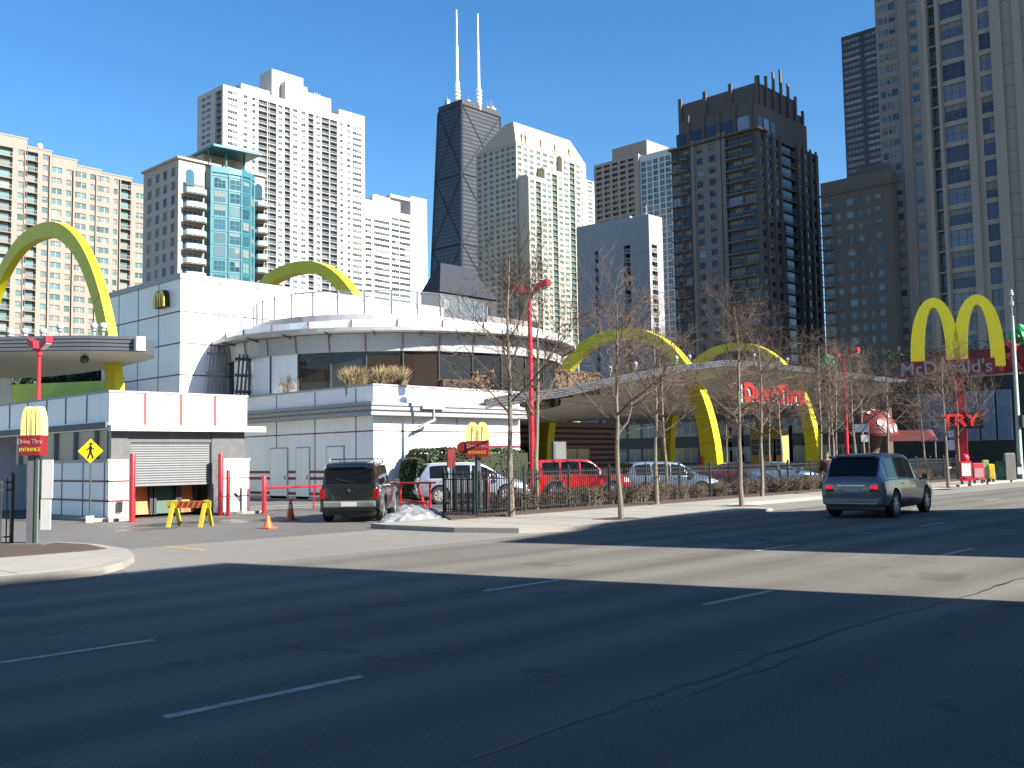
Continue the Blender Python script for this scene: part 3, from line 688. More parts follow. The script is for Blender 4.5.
def asphalt_mat():
    m = bpy.data.materials.new('asphalt'); m.use_nodes = True; nt = m.node_tree; N = nt.nodes; L = nt.links; b = N['Principled BSDF']
    g = N.new('ShaderNodeNewGeometry'); sp = N.new('ShaderNodeSeparateXYZ'); L.new(g.outputs['Position'], sp.inputs[0])
    def math_(op, a, b_=None, c=None):
        n = N.new('ShaderNodeMath'); n.operation = op
        for i, v in enumerate((a, b_, c)):
            if v is None: continue
            if isinstance(v, (int, float)): n.inputs[i].default_value = v
            else: L.new(v, n.inputs[i])
        return n.outputs[0]
    def noise(sc, det=6, vec=None, rough=.5):
        n = N.new('ShaderNodeTexNoise'); n.inputs['Scale'].default_value = sc; n.inputs['Detail'].default_value = det; n.inputs['Roughness'].default_value = rough
        L.new(vec or g.outputs['Position'], n.inputs['Vector']); return n.outputs['Fac']
    mp = N.new('ShaderNodeMapping'); mp.inputs['Scale'].default_value = (.06, 1.2, 1); L.new(g.outputs['Position'], mp.inputs[0])
    streak = noise(1.0, 5, mp.outputs[0])
    # tyre-worn tracks run along the street (two per lane), oil-darkened between them
    wob = math_('MULTIPLY_ADD', noise(.08, 2), 1.1, sp.outputs['Y'])
    trk = math_('SINE', math_('MULTIPLY', wob, 2*math.pi/1.62))
    v = math_('MULTIPLY_ADD', trk, .12, .96)
    v = math_('ADD', v, math_('MULTIPLY_ADD', streak, .75, -.38))
    v = math_('ADD', v, math_('MULTIPLY_ADD', noise(.35, 4), .35, -.175))
    v = math_('ADD', v, math_('MULTIPLY_ADD', noise(45, 4, rough=.9), 2.0, -1.0))
    v = math_('ADD', v, math_('MULTIPLY', math_('GREATER_THAN', noise(130, 1), .66), .35))
    v = math_('MULTIPLY', v, math_('MULTIPLY_ADD', math_('SMOOTH_MIN', math_('MULTIPLY', math_('GREATER_THAN', noise(.55, 6, rough=.65), .62), 1), 1, .1), -.22, 1.0))
    vo = N.new('ShaderNodeTexVoronoi'); vo.feature = 'DISTANCE_TO_EDGE'; vo.inputs['Scale'].default_value = .16
    nv = N.new('ShaderNodeTexNoise'); nv.inputs['Scale'].default_value = .9; nv.inputs['Detail'].default_value = 5; L.new(g.outputs['Position'], nv.inputs['Vector'])
    va = N.new('ShaderNodeVectorMath'); va.operation = 'MULTIPLY_ADD'; L.new(nv.outputs['Color'], va.inputs[0]); va.inputs[1].default_value = (2.4,)*3; L.new(g.outputs['Position'], va.inputs[2])
    L.new(va.outputs[0], vo.inputs['Vector'])
    crack = math_('MULTIPLY', math_('LESS_THAN', vo.outputs['Distance'], .006), math_('GREATER_THAN', noise(.12, 2), .64))
    v = math_('MULTIPLY', v, math_('MULTIPLY_ADD', crack, -.5, 1.0))
    mx = N.new('ShaderNodeVectorMath'); mx.operation = 'SCALE'; mx.inputs[0].default_value = (.130, .122, .106); L.new(v, mx.inputs['Scale']); L.new(mx.outputs[0], b.inputs['Base Color'])
    b.inputs['Roughness'].default_value = .85; b.inputs['Specular IOR Level'].default_value = .12
    bp = N.new('ShaderNodeBump'); bp.inputs['Strength'].default_value = .5; bp.inputs['Distance'].default_value = .01; L.new(noise(90, 4), bp.inputs['Height']); L.new(bp.outputs[0], b.inputs['Normal'])
    return m

def wavy(pts, amp, step=.5):
    out = []
    for (x0, y0), (x1, y1) in zip(pts, pts[1:]):
        n = max(1, int(math.hypot(x1-x0, y1-y0)/step))
        for i in range(n): out.append((x0+(x1-x0)*i/n + random.uniform(-amp, amp), y0+(y1-y0)*i/n + random.uniform(-amp, amp)))
    out.append(pts[-1]); return out

KERB = 17.0
def ground():
    m = MB(); m.box(-1500, 2500, -1500, 2500, -.4, -.06); struct(m, 'ground', mat('city_ground', (.13,.12,.11), .9))
    A = asphalt_mat()
    m = MB(); m.box(-120, 420, -3.0, KERB, -.05, 0); struct(m, 'road', A)
    m = MB(); m.box(-60, 130, KERB, 110, -.05, 0); struct(m, 'parking_lot', mat('lot_asphalt', (.17,.16,.145), .8, var=.18, scale=1.2, var2=.22, scale2=.15, bump=.3))
    conc = mat('pavement_concrete', (.36,.335,.285), .85, var=.1, scale=1.5, var2=.1, scale2=.3, bump=.15)
    kc = mat('kerb_concrete', (.33,.31,.27), .85, var=.15, scale=2, var2=.1, bump=.15)
    # apron across the pavement into the lot
    m = MB(); m.prism([(7.8, KERB-.55), (18.6, KERB-.3), (17.6, 21.4), (9.4, 21.6)], .0, .004); struct(m, 'driveway', mat('driveway_concrete', (.27,.25,.22), .85, var=.12, scale=1.2, var2=.1, bump=.2))
    # left corner island: kerb, pavement flags, mulch
    ks = [(-60,KERB-.25),(6.6,KERB-.25),(7.5,KERB-.1),(8.2,KERB+.55),(8.9,18.6),(9.5,20.2),(9.65,21.9),(9.4,23.6),(8.6,24.6),(-60,24.8)]
    m = MB(); m.prism(ks, -.02, .13); struct(m, 'kerb', kc)
    m = MB(); m.prism([(-60,KERB+.0),(6.5,KERB+.0),(7.3,KERB+.15),(7.95,KERB+.7),(8.6,18.7),(8.5,20.3),(-60,20.3)], .12, .134); 
    struct(m, 'pavement', conc)
    mul = mat('bark_mulch', (.085,.055,.04), .95, var=.35, scale=9, bump=1.0, var2=.15, scale2=1)
    m = MB(); m.prism([(-60,20.3),(8.52,20.3),(9.2,20.5),(9.4,21.9),(9.15,23.4),(8.5,24.35),(-60,24.55)], .12, .15); struct(m, 'planting_bed', mul)
    fj = MB()
    for k in range(24): x = 6.2-k*1.55; fj.box(x, x+.02, KERB+.02, 20.28, .12, .1365)
    struct(fj, 'pavement_joints', mat('joint_dark', (.1,.095,.085), .9))
    # right: pavement from the driveway along the street
    kr = [(17.3,21.3),(17.5,18.9),(18.2,17.3),(19.6,16.5),(29.3,16.5),(29.7,16.9),(30.6,19.0),(31.5,19.35),(44,19.6),(70,20.2),(110,20.6),(420,21),(420,24.0),(30,22.3),(17.4,22.2)]
    m = MB(); m.prism(kr, -.02, .13); struct(m, 'kerb', kc)
    pr = [(17.5,21.2),(17.75,19.0),(18.4,17.5),(19.7,16.72),(29.2,16.72),(29.5,17.1),(30.4,19.2),(31.4,19.6),(44,19.85),(70,20.4),(110,20.8),(420,21.2),(420,24),(40,21.6),(17.5,21.4)]
    m = MB(); m.prism(pr, .12, .134); struct(m, 'pavement', conc)
    fj = MB()
    for k in range(60):
        x = 19.5+k*1.55; fj.box(x, x+.02, 16.74 if x < 29 else 20.9 if x > 44 else 20.1, 21.2, .12, .1365)
    struct(fj, 'pavement_joints', MATS['joint_dark'])
    # parking bay beside the kerb extension
    m = MB(); m.prism([(29.72,KERB+.01),(420,KERB+.01),(420,20.9),(110,20.5),(70,20.1),(44,19.5),(31.5,19.3),(30.6,18.9),(29.7,17.5)], -.05, .004); struct(m, 'parking_bay', mat('bay_concrete', (.30,.285,.25), .85, var=.12, scale=1, var2=.1, bump=.2))
    m = MB(); m.prism([(19.5,21.2),(30,21.35),(60,22.2),(66,22.4),(66,24.6),(21.9,24.6),(21.2,23.4)], .11, .17); struct(m, 'planting_bed', mul)
    # tree pits in the pavement
    for (x, y) in (tuple(G(621.5,519,.13))[:2], tuple(G(742,506,.13))[:2], tuple(G(948,487,.13))[:2]):
        m = MB(); m.box(x-.6, x+.6, y-.3, y+.6, .12, .142); struct(m, 'tree_pit', mul)
    # road paint
    pt = mat('worn_white_paint', (.34,.33,.31), .7, var=.75, scale=11, var2=.3, scale2=2)
    m = MB()
    for Y, xs in ((7.05, [(-2,-.2),(3.62,5.42),(10.75,12.4),(18.4,20.0),(26.2,27.8),(34,35.6),(42,43.6)]), (10.2, [(-2.6,-.6),(3.2,5.1),(10.0,11.6),(17.4,18.9),(25.4,27),(33,34.6),(41,42.6),(49,50.6)]), (13.6, [(40,41.6),(48,49.6),(56,57.6),(33.2,34.4)])):
        for a, b in xs: 
            m.prism([(a,Y-.055),(b,Y-.055),(b,Y+.055),(a,Y+.055)], .0, .004)
    struct(m, 'lane_markings', pt)
    m = MB(); m.prism([(10.95,19.9),(11.1,19.9),(11.0,21.4),(10.85,21.4)], .0, .009); struct(m, 'yellow_line', mat('worn_yellow_paint', (.50,.33,.05), .7, var=.35, scale=10))
    m = MB()
    for a, b in (((20.8,38.5),(27.6,35.4)), ((20.6,36.2),(26.5,33.4))): m.prism([(a[0],a[1]),(b[0],b[1]),(b[0],b[1]+.12),(a[0],a[1]+.12)], 0, .005)
    struct(m, 'bay_lines', mat('white_line', (.6,.6,.58), .7, var=.2, scale=8))
    # tar seams and cracks
    tar = mat('tar', (.018,.018,.018), .55, var=.3, scale=8)
    m = MB()
    def seam(pts, w, amp=.05):
        q = wavy(pts, amp, .3)
        for (x0, y0), (x1, y1) in zip(q, q[1:]):
            ww = w*random.uniform(.4, 1.3); m.add([(x0,y0-ww,.003),(x1,y1-ww,.003),(x1,y1+ww,.003),(x0,y0+ww,.003)], [(0,1,2,3)])
    seam([(4.4,4.65),(7.1,4.75),(9.9,4.95),(13.4,4.82),(20,4.95)], .027); seam([(6.5,4.5),(8.6,4.62)], .012); seam([(18.5,8.5),(25,8.7),(32,8.4),(45,8.6)], .02); seam([(22,10.6),(22.9,10.1),(23.9,10.5),(25,10.2)], .05); seam([(9.4,16.6),(10.4,19.4),(9.9,21.6)], .02)
    struct(m, 'road_cracks', tar)
    m = MB()
    for (x, y, rx, ry) in ((15.7,29.3,2.2,.8),(13.6,27.6,1.0,.5),(17.5,28.1,1.6,.45),(21.6,24.6,1.8,.5),(25.5,30.5,1.5,.5)):
        pts = [(x+rx*math.cos(t*math.pi/12)*random.uniform(.75,1.1), y+ry*math.sin(t*math.pi/12)*random.uniform(.75,1.1)) for t in range(24)]; m.prism(pts, 0, .006)
    o = struct(m, 'puddles', mat('wet_asphalt', (.038,.035,.03), .4, var=.2, scale=2))
    m = MB(); m.lathe([(.36, .0), (.36, .012)], (22.4, 10.4, 0), 20); struct(m, 'manhole_cover', mat('cast_iron', (.05,.05,.05), .5))

# ---------------------------------------------------------------- restaurant
def seams(mb, pts_v, z0, z1, face, pos, w=.035, d=.012):
    for u in pts_v:
        if face == 'W': mb.box(pos-d, pos-.002, u-w, u+w, z0, z1)
        else: mb.box(u-w, u+w, pos-d, pos-.002, z0, z1)
def hseam(mb, zs, u0, u1, face, pos, w=.035, d=.014):
    for z in zs:
        if face == 'W': mb.box(pos-d, pos-.002, u0, u1, z-w, z+w)
        else: mb.box(u0, u1, pos-d, pos-.002, z-w, z+w)
def mletter(mb, w, h, thick, dep, mi=0, n=14, leg=.2):
    """two joined arches, local: x width, z height, y depth (front at -dep)"""
    for s in (-1, 1):
        cx = s*w*.25; hw = w*.25+thick*.25
        def prof(t, inner):
            a = math.pi*t; k = hw-(thick if inner else 0); hh = h-(thick*.75 if inner else 0)
            return cx - k*math.cos(a), hh*(math.sin(a))**.75 if 0 < t < 1 else 0
        for i in range(n):
            t0, t1 = i/n, (i+1)/n
            o0, o1, i0, i1 = prof(t0, 0), prof(t1, 0), prof(t0, 1), prof(t1, 1)
            mb.hexa([(o0[0],-dep,o0[1]),(i0[0],-dep,i0[1]),(i0[0],0,i0[1]),(o0[0],0,o0[1])], [(o1[0],-dep,o1[1]),(i1[0],-dep,i1[1]),(i1[0],0,i1[1]),(o1[0],0,o1[1])], mi)
def restaurant():
    W = mat('white_panel', (.82,.82,.82), .35, var=.03, scale=1, var2=.05, scale2=.25, spec=.4, streak=.12); SM = mat('dark_red_seam', (.13,.015,.02), .5); SB = mat('grey_seam', (.09,.09,.1), .6)
    AL = mat('brushed_aluminium', (.26,.26,.26), .45, 0, var=.25, scale=4); CAP = mat('grey_coping', (.30,.30,.31), .5); RED = mat('red_paint', (.60,.02,.03), .4, var=.08)
    FG = glass('restaurant_glass', (.012,.014,.016), (.075,.055,.045), .4, .03)  # brown panes carry painted reflections in the glass colour
    X0, Y0, XB, YB = 28.8, 36.5, 26.6, 50.5
    r = thing('restaurant', 'white panelled restaurant with round glazed upper floor and tall white box', 'restaurant', (X0, Y0, 0))
    m = MB()
    m.box(X0, 38.6, Y0, 49, 0, 5.0); m.box(X0, 38.6, Y0+.0, Y0+.3, 5.0, 5.35); m.box(X0, X0+.3, Y0+.3, YB, 5.0, 5.35)
    m.box(X0, 38.6, 49, YB, 0, 5.0); m.box(38.6, 49, 43, YB, 5.8, 6.0)
    m.build('wall', W, r)
    m = MB(); m.box(XB, 46, YB+.002, 60.3, 0, 12.0); bx = m.build('tall_block', W, r)
    m = MB(); m.box(XB-.06, 46.06, YB-.06, 60.36, 12.0, 12.3); m.build('coping', CAP, bx)
    s1, s2 = MB(), MB()
    for z in (10.2, 8.46, 6.72, 5.0): hseam(s1, [z], YB, 60.3, 'W', XB); hseam(s1, [z], XB, 46, 'S', YB, w=.03)
    seams(s2, [53.0, 55.5, 58.0], 5, 12, 'W', XB, .03); seams(s2, [28.95, 31.4, 34, 36.6], 5, 12, 'S', YB, .028)
    s1.split('panel_joint', SM, bx); s2.split('panel_joint', SB, bx)
    # lower walls: joints, stripes, cornice, doors
    s1, s2 = MB(), MB()
    hseam(s1, [3.25], Y0, YB, 'W', X0, .03); hseam(s1, [3.25], X0, 38.6, 'S', Y0, .03)
    for z in (1.37, 1.05, .3): hseam(s1, [z], Y0+1.6, YB, 'W', X0, .07)
    hseam(s1, [2.5, 1.8, 1.1], 35.5, 38.6, 'S', Y0, .07)
    v = [onX(q, 430, X0).y for q in (276.6, 315, 356)]
    seams(s2, v, .2, 5.3, 'W', X0, .03); seams(s2, [onY(q, 430, Y0).x for q in (413, 457)], .2, 5.3, 'S', Y0, .02)
    s1.split('stripe', SM, r); s2.split('panel_joint', SB, r)
    m = MB()
    for z0, z1, d in ((3.95, 4.12, .55), (4.12, 4.2, .38), (4.2, 4.36, .5), (4.36, 4.42, .34), (4.42, 4.56, .42), (4.56, 4.6, .2)):
        m.box(X0-d, X0-.003, Y0-d, YB, z0, z1); m.box(X0-.003, 38.6, Y0-d, Y0-.003, z0, z1)
    m.build('cornice', AL, r)
    m = MB(); m.box(X0-.06, X0+.36, Y0-.06, YB, 5.35, 5.43); m.box(X0+.36, 38.6, Y0-.06, Y0+.36, 5.35, 5.43); m.box(X0-.05, X0, Y0-.05, YB, 0, .16); m.box(X0, 38.6, Y0-.05, Y0, 0, .16); m.build('coping', CAP, r)
    for a, b in ((271, 287.5), (297, 309.5), (327.5, 344)):
        ya, yb = onX(b, 470, X0).y, onX(a, 470, X0).y
        m = MB(); m.box(X0-.03, X0-.004, ya-.07, yb+.07, 0, 2.62); f = m.build('door_frame', mat('frame_grey', (.34,.34,.36), .5), r)
        m = MB(); m.box(X0-.05, X0-.031, ya, yb, .03, 2.55, 0); d = m.build('door', W, r)
        m = MB(); m.box(X0-.1, X0-.051, ya+.1, ya+.16, 1.0, 1.2, 0); m.build('handle', AL, d)
    # round upper floor
    cx, cy = 39.3, 47.7; N_ = 72
    def ringpts(rr, z, n=N_): return [(cx+rr*math.cos(2*math.pi*i/n), cy+rr*math.sin(2*math.pi*i/n), z) for i in range(n)]
    def band(mb, r0, z0, r1, z1, n=N_, mi=0):
        a, b = ringpts(r0, z0, n), ringpts(r1, z1, n); mb.add(a+b, [(i, (i+1) % n, n+(i+1) % n, n+i) for i in range(n)], mi)
    m = MB(); m.lathe([(9.6, 5.0), (9.6, 7.5)], (cx, cy, 0), 60); m.build('interior_core', mat('dim_interior', (.08,.05,.04), .8, var=.4, scale=.7), r)
    n = 34; GR = 10.15
    for i in range(n):
        a0, a1 = 2*math.pi*i/n, 2*math.pi*(i+1)/n
        am = (a0+a1)/2
        # only the part that bulges out of the tall block
        if cy+GR*math.sin(am) > YB+.6 and cx+GR*math.cos(am) < 46: continue
        p0 = (cx+GR*math.cos(a0), cy+GR*math.sin(a0)); p1 = (cx+GR*math.cos(a1), cy+GR*math.sin(a1))
        m = MB(); m.add([(p0[0],p0[1],5.1),(p1[0],p1[1],5.1),(p1[0],p1[1],7.5),(p0[0],p0[1],7.5)], [(0,1,2,3)])
        white = 3.0 < am < 3.5
        m.build('window', W if white else FG, r)
    m = MB()
    for i in range(n):
        a = 2*math.pi*i/n; x, y = cx+(GR+.03)*math.cos(a), cy+(GR+.03)*math.sin(a)
        if y > YB-.2: continue
        m.box(x-.035, x+.035, y-.035, y+.035, 5.1, 7.55)
    m.split('mullion', mat('dark_bronze', (.05,.055,.05), .4, .5), r)
    G2 = mat('grey_soffit_panel', (.34,.34,.34), .5, var=.08)
    m = MB(); band(m, 10.3, 7.5, 10.42, 8.4, 56); band(m, 10.0, 7.49, 10.3, 7.5, 56); m.build('eaves_panels', G2, r)
    m = MB()
    for i in range(34):
        a = 2*math.pi*i/34; x, y = cx+10.35*math.cos(a), cy+10.35*math.sin(a)
        if y > YB-.2: continue
        m.tube((x, y, 7.52), (cx+10.47*math.cos(a), cy+10.47*math.sin(a), 8.38), .03, n=4)
    m.split('panel_joint', SM, r)
    m = MB(); band(m, 8.3, 8.38, 11.15, 8.46); band(m, 11.15, 8.46, 11.2, 8.64); band(m, 11.2, 8.64, 10.5, 8.72)
    m.build('round_canopy', mat('canopy_white', (.62,.62,.61), .45, var=.04), r, smooth=False)
    m = MB()
    for i in range(28):
        a = 2*math.pi*(i+.5)/28; x, y = cx+11.17*math.cos(a), cy+11.17*math.sin(a)
        if y > YB-.2: continue
        m.hexa([(cx+10.4*math.cos(a),cy+10.4*math.sin(a)-.03,8.26),(x,y-.03,8.42),(x,y+.03,8.42),(cx+10.4*math.cos(a),cy+10.4*math.sin(a)+.03,8.26)], [(cx+10.4*math.cos(a),cy+10.4*math.sin(a)-.03,8.37),(x,y-.03,8.47),(x,y+.03,8.47),(cx+10.4*math.cos(a),cy+10.4*math.sin(a)+.03,8.37)])
    m.split('canopy_bracket', SB, r)
    m = MB(); band(m, 10.45, 8.66, 10.5, 9.1, 56); m.add(ringpts(10.5, 9.1, 56), [tuple(range(56))]); m.build('roof_fascia', W, r)
    m = MB(); band(m, 9.9, 9.09, 8.6, 9.4, 56); band(m, 8.6, 9.4, 7.2, 9.42, 56); m.lathe([(7.0,9.3),(7.0,9.72)], (37.5,47.5,0), 56); m.add(ringpts(8.2, 9.41, 56), [tuple(range(56))]); m.build('rail_base', CAP, r)
    s = MB()
    for i in range(28):
        a = 2*math.pi*i/28; x, y = cx+10.52*math.cos(a), cy+10.52*math.sin(a)
        if y < YB-.2: s.box(x-.025, x+.025, y-.025, y+.025, 8.7, 9.1)
    s.split('panel_joint', SM, r)
    rg = bpy.data.materials.new('rail_glass'); rg.use_nodes = True; b = rg.node_tree.nodes['Principled BSDF']; b.inputs['Base Color'].default_value = (.25,.28,.3,1); b.inputs['Alpha'].default_value = .25; b.inputs['Roughness'].default_value = .1
    m = MB(); k = 0
    P = MB()
    nn = 30
    for i in range(nn):
        a0, a1 = 2*math.pi*i/nn, 2*math.pi*(i+1)/nn
        x, y = 37.5+6.9*math.cos(a0), 47.5+6.9*math.sin(a0); x1, y1 = 37.5+6.9*math.cos(a1), 47.5+6.9*math.sin(a1)
        if (y+y1)/2 > YB-.3: continue
        m.add([(x,y,9.75),(x1,y1,9.75),(x1,y1,10.95),(x,y,10.95)], [(0,1,2,3)])
        P.box(x-.04, x+.04, y-.04, y+.04, 9.7, 11.03); P.tube((x,y,11.0), (x1,y1,11.0), .03, n=5)
    m.build('glass_balustrade', rg, r); P.split('balustrade_post', mat('rail_grey', (.13,.135,.14), .5), r)
    m = MB(); m.box(42.8, 46.5, 43, 46, 9.43, 10.6); m.box(41.2, 42.5, 41.5, 43, 9.43, 10.1); m.split('roof_plant', mat('brown_grey_metal', (.16,.14,.13), .6), r)
    # slatted trellises beside the block
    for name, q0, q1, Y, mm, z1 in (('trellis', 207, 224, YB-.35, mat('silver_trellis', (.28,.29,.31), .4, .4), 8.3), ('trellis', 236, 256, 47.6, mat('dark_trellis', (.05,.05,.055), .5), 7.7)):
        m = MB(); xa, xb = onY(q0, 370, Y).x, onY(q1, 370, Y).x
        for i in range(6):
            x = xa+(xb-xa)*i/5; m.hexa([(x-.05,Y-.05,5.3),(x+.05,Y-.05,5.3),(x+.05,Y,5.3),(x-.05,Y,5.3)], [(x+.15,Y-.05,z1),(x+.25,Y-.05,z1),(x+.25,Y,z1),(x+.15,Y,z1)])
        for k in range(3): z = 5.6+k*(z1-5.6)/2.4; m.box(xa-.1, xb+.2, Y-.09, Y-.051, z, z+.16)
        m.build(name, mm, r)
    # small emblem on the block's west face
    p = onX(164.5, 308, XB); pz1 = onX(164.5, 291, XB).z
    e = bpy.data.objects.new('arches_emblem', None)
    me = MB(); mletter(me, 1.15, pz1-p.z, .27, .3, 0); me2 = MB(); mletter(me2, 1.15, pz1-p.z, .27, .04, 0)
    o = me.build('emblem', mat('black_return', (.012,.012,.012), .4), r, world=False); o.location = (XB-.02-X0, p.y-Y0, p.z); o.rotation_euler = (0, 0, -math.pi/2)
    o2 = me2.build('emblem_face', mat('arch_yellow_dim', (.75,.55,.03), .35), o, world=False); o2.location = (0, -.305, 0)
    # wall bracket lamp
    m = MB(); p = onY(433, 408, Y0-.6); m.box(p.x-.7, p.x+.7, p.y-.06, p.y+.06, p.z-.06, p.z+.1); m.tube((p.x+.05, p.y, p.z-.05), (p.x+.05, p.y, p.z-.6), .05); m.hexa([(p.x-.9,p.y-.1,p.z-.95),(p.x+.1,p.y-.1,p.z-.6),(p.x+.1,p.y+.1,p.z-.6),(p.x-.9,p.y+.1,p.z-.95)], [(p.x-.9,p.y-.1,p.z-.87),(p.x+.1,p.y-.1,p.z-.5),(p.x+.1,p.y+.1,p.z-.5),(p.x-.9,p.y+.1,p.z-.87)])
    m.build('wall_light', CAP, r)

def giant_arch(X, yc, hw, H, label, n=44, W_=.96, t0=.75, t1=.75):
    Yel = mat('arch_yellow', (.66,.56,.02), .5, var=.08, scale=.5, spec=.25, streak=.1)
    r = thing('giant_arch', label, 'arch', (X, yc, 0), 0, 'giant yellow arches spanning the restaurant canopies')
    m = MB(); rings = []
    for i in range(n+1):
        a = math.pi*i/n
        u = -math.cos(a)
        u = math.copysign(abs(u)**.95, u)
        z = H*max(0, 1-abs(u)**2.3)**.5
        rings.append(Vector((0, u*hw, z)))
    vs = []; fs = []
    for i, p in enumerate(rings):
        d = (rings[min(i+1, n)]-rings[max(0, i-1)]).normalized(); nrm = Vector((0, -d.z, d.y))
        if nrm.dot(Vector((0, p.y, p.z*.6+.01))) < 0: nrm = -nrm
        th = t0 + t1*max(0,1-p.z/H)**1.5; wx = W_/2
        for sx, k in ((-wx, 0), (wx, 0), (wx, -th), (-wx, -th)): 
            q = p + nrm*k; vs.append((sx, q.y, q.z))
    for i in range(n):
        for j in range(4): fs.append((i*4+j, i*4+(j+1) % 4, (i+1)*4+(j+1) % 4, (i+1)*4+j))
    m.add(vs, fs); m.build('arch_body', Yel, r, world=False, smooth='auto')
    j = MB()
    for i in (3, 10, 34, 41):
        a, b = rings[i], rings[i+1]; d = (b-a).normalized(); nrm = Vector((0, -d.z, d.y)); nrm = nrm if nrm.dot(Vector((0,a.y,a.z*.6+.01))) > 0 else -nrm
        th = t0 + t1*max(0,1-a.z/H)**1.5; e = W_/2+.006
        j.hexa([(-e,a.y+nrm.y*.006,a.z+nrm.z*.006),(e,a.y+nrm.y*.006,a.z+nrm.z*.006),(e,a.y-nrm.y*th,a.z-nrm.z*th),(-e,a.y-nrm.y*th,a.z-nrm.z*th)],
               [(v.x, v.y+d.y*.03, v.z+d.z*.03) for v in [Vector((-e,a.y+nrm.y*.006,a.z+nrm.z*.006)),Vector((e,a.y+nrm.y*.006,a.z+nrm.z*.006)),Vector((e,a.y-nrm.y*th,a.z-nrm.z*th)),Vector((-e,a.y-nrm.y*th,a.z-nrm.z*th))]])
    j.split('section_joint', mat('olive_joint', (.16,.14,.02), .6), r, world=False)
    b = MB()
    for s in (-1, 1): b.box(-.9, .9, s*(hw-.5)-1.2, s*(hw-.5)+1.2, 0, .25)
    b.split('footing', mat('footing_concrete', (.3,.29,.27), .9), r, world=False)

def globe(x, y, z, i):
    r = thing('globe_light', 'white globe lamp on the canopy roof edge', 'globe lamp', (x, y, z), 0, 'white globe lamps on the canopy roofs')
    m = MB(); m.tube((0,0,0), (0,0,.4), .06, n=6); m.lathe([(.13,.32),(.13,.4)], n=8); m.build('stem', MATS['grey_coping'], r, world=False)
    m = MB(); m.sphere((0,0,.54), .17, 14); m.build('globe', mat('opal_glass', (.62,.63,.66), .25), r, world=False, smooth=True)
    return r

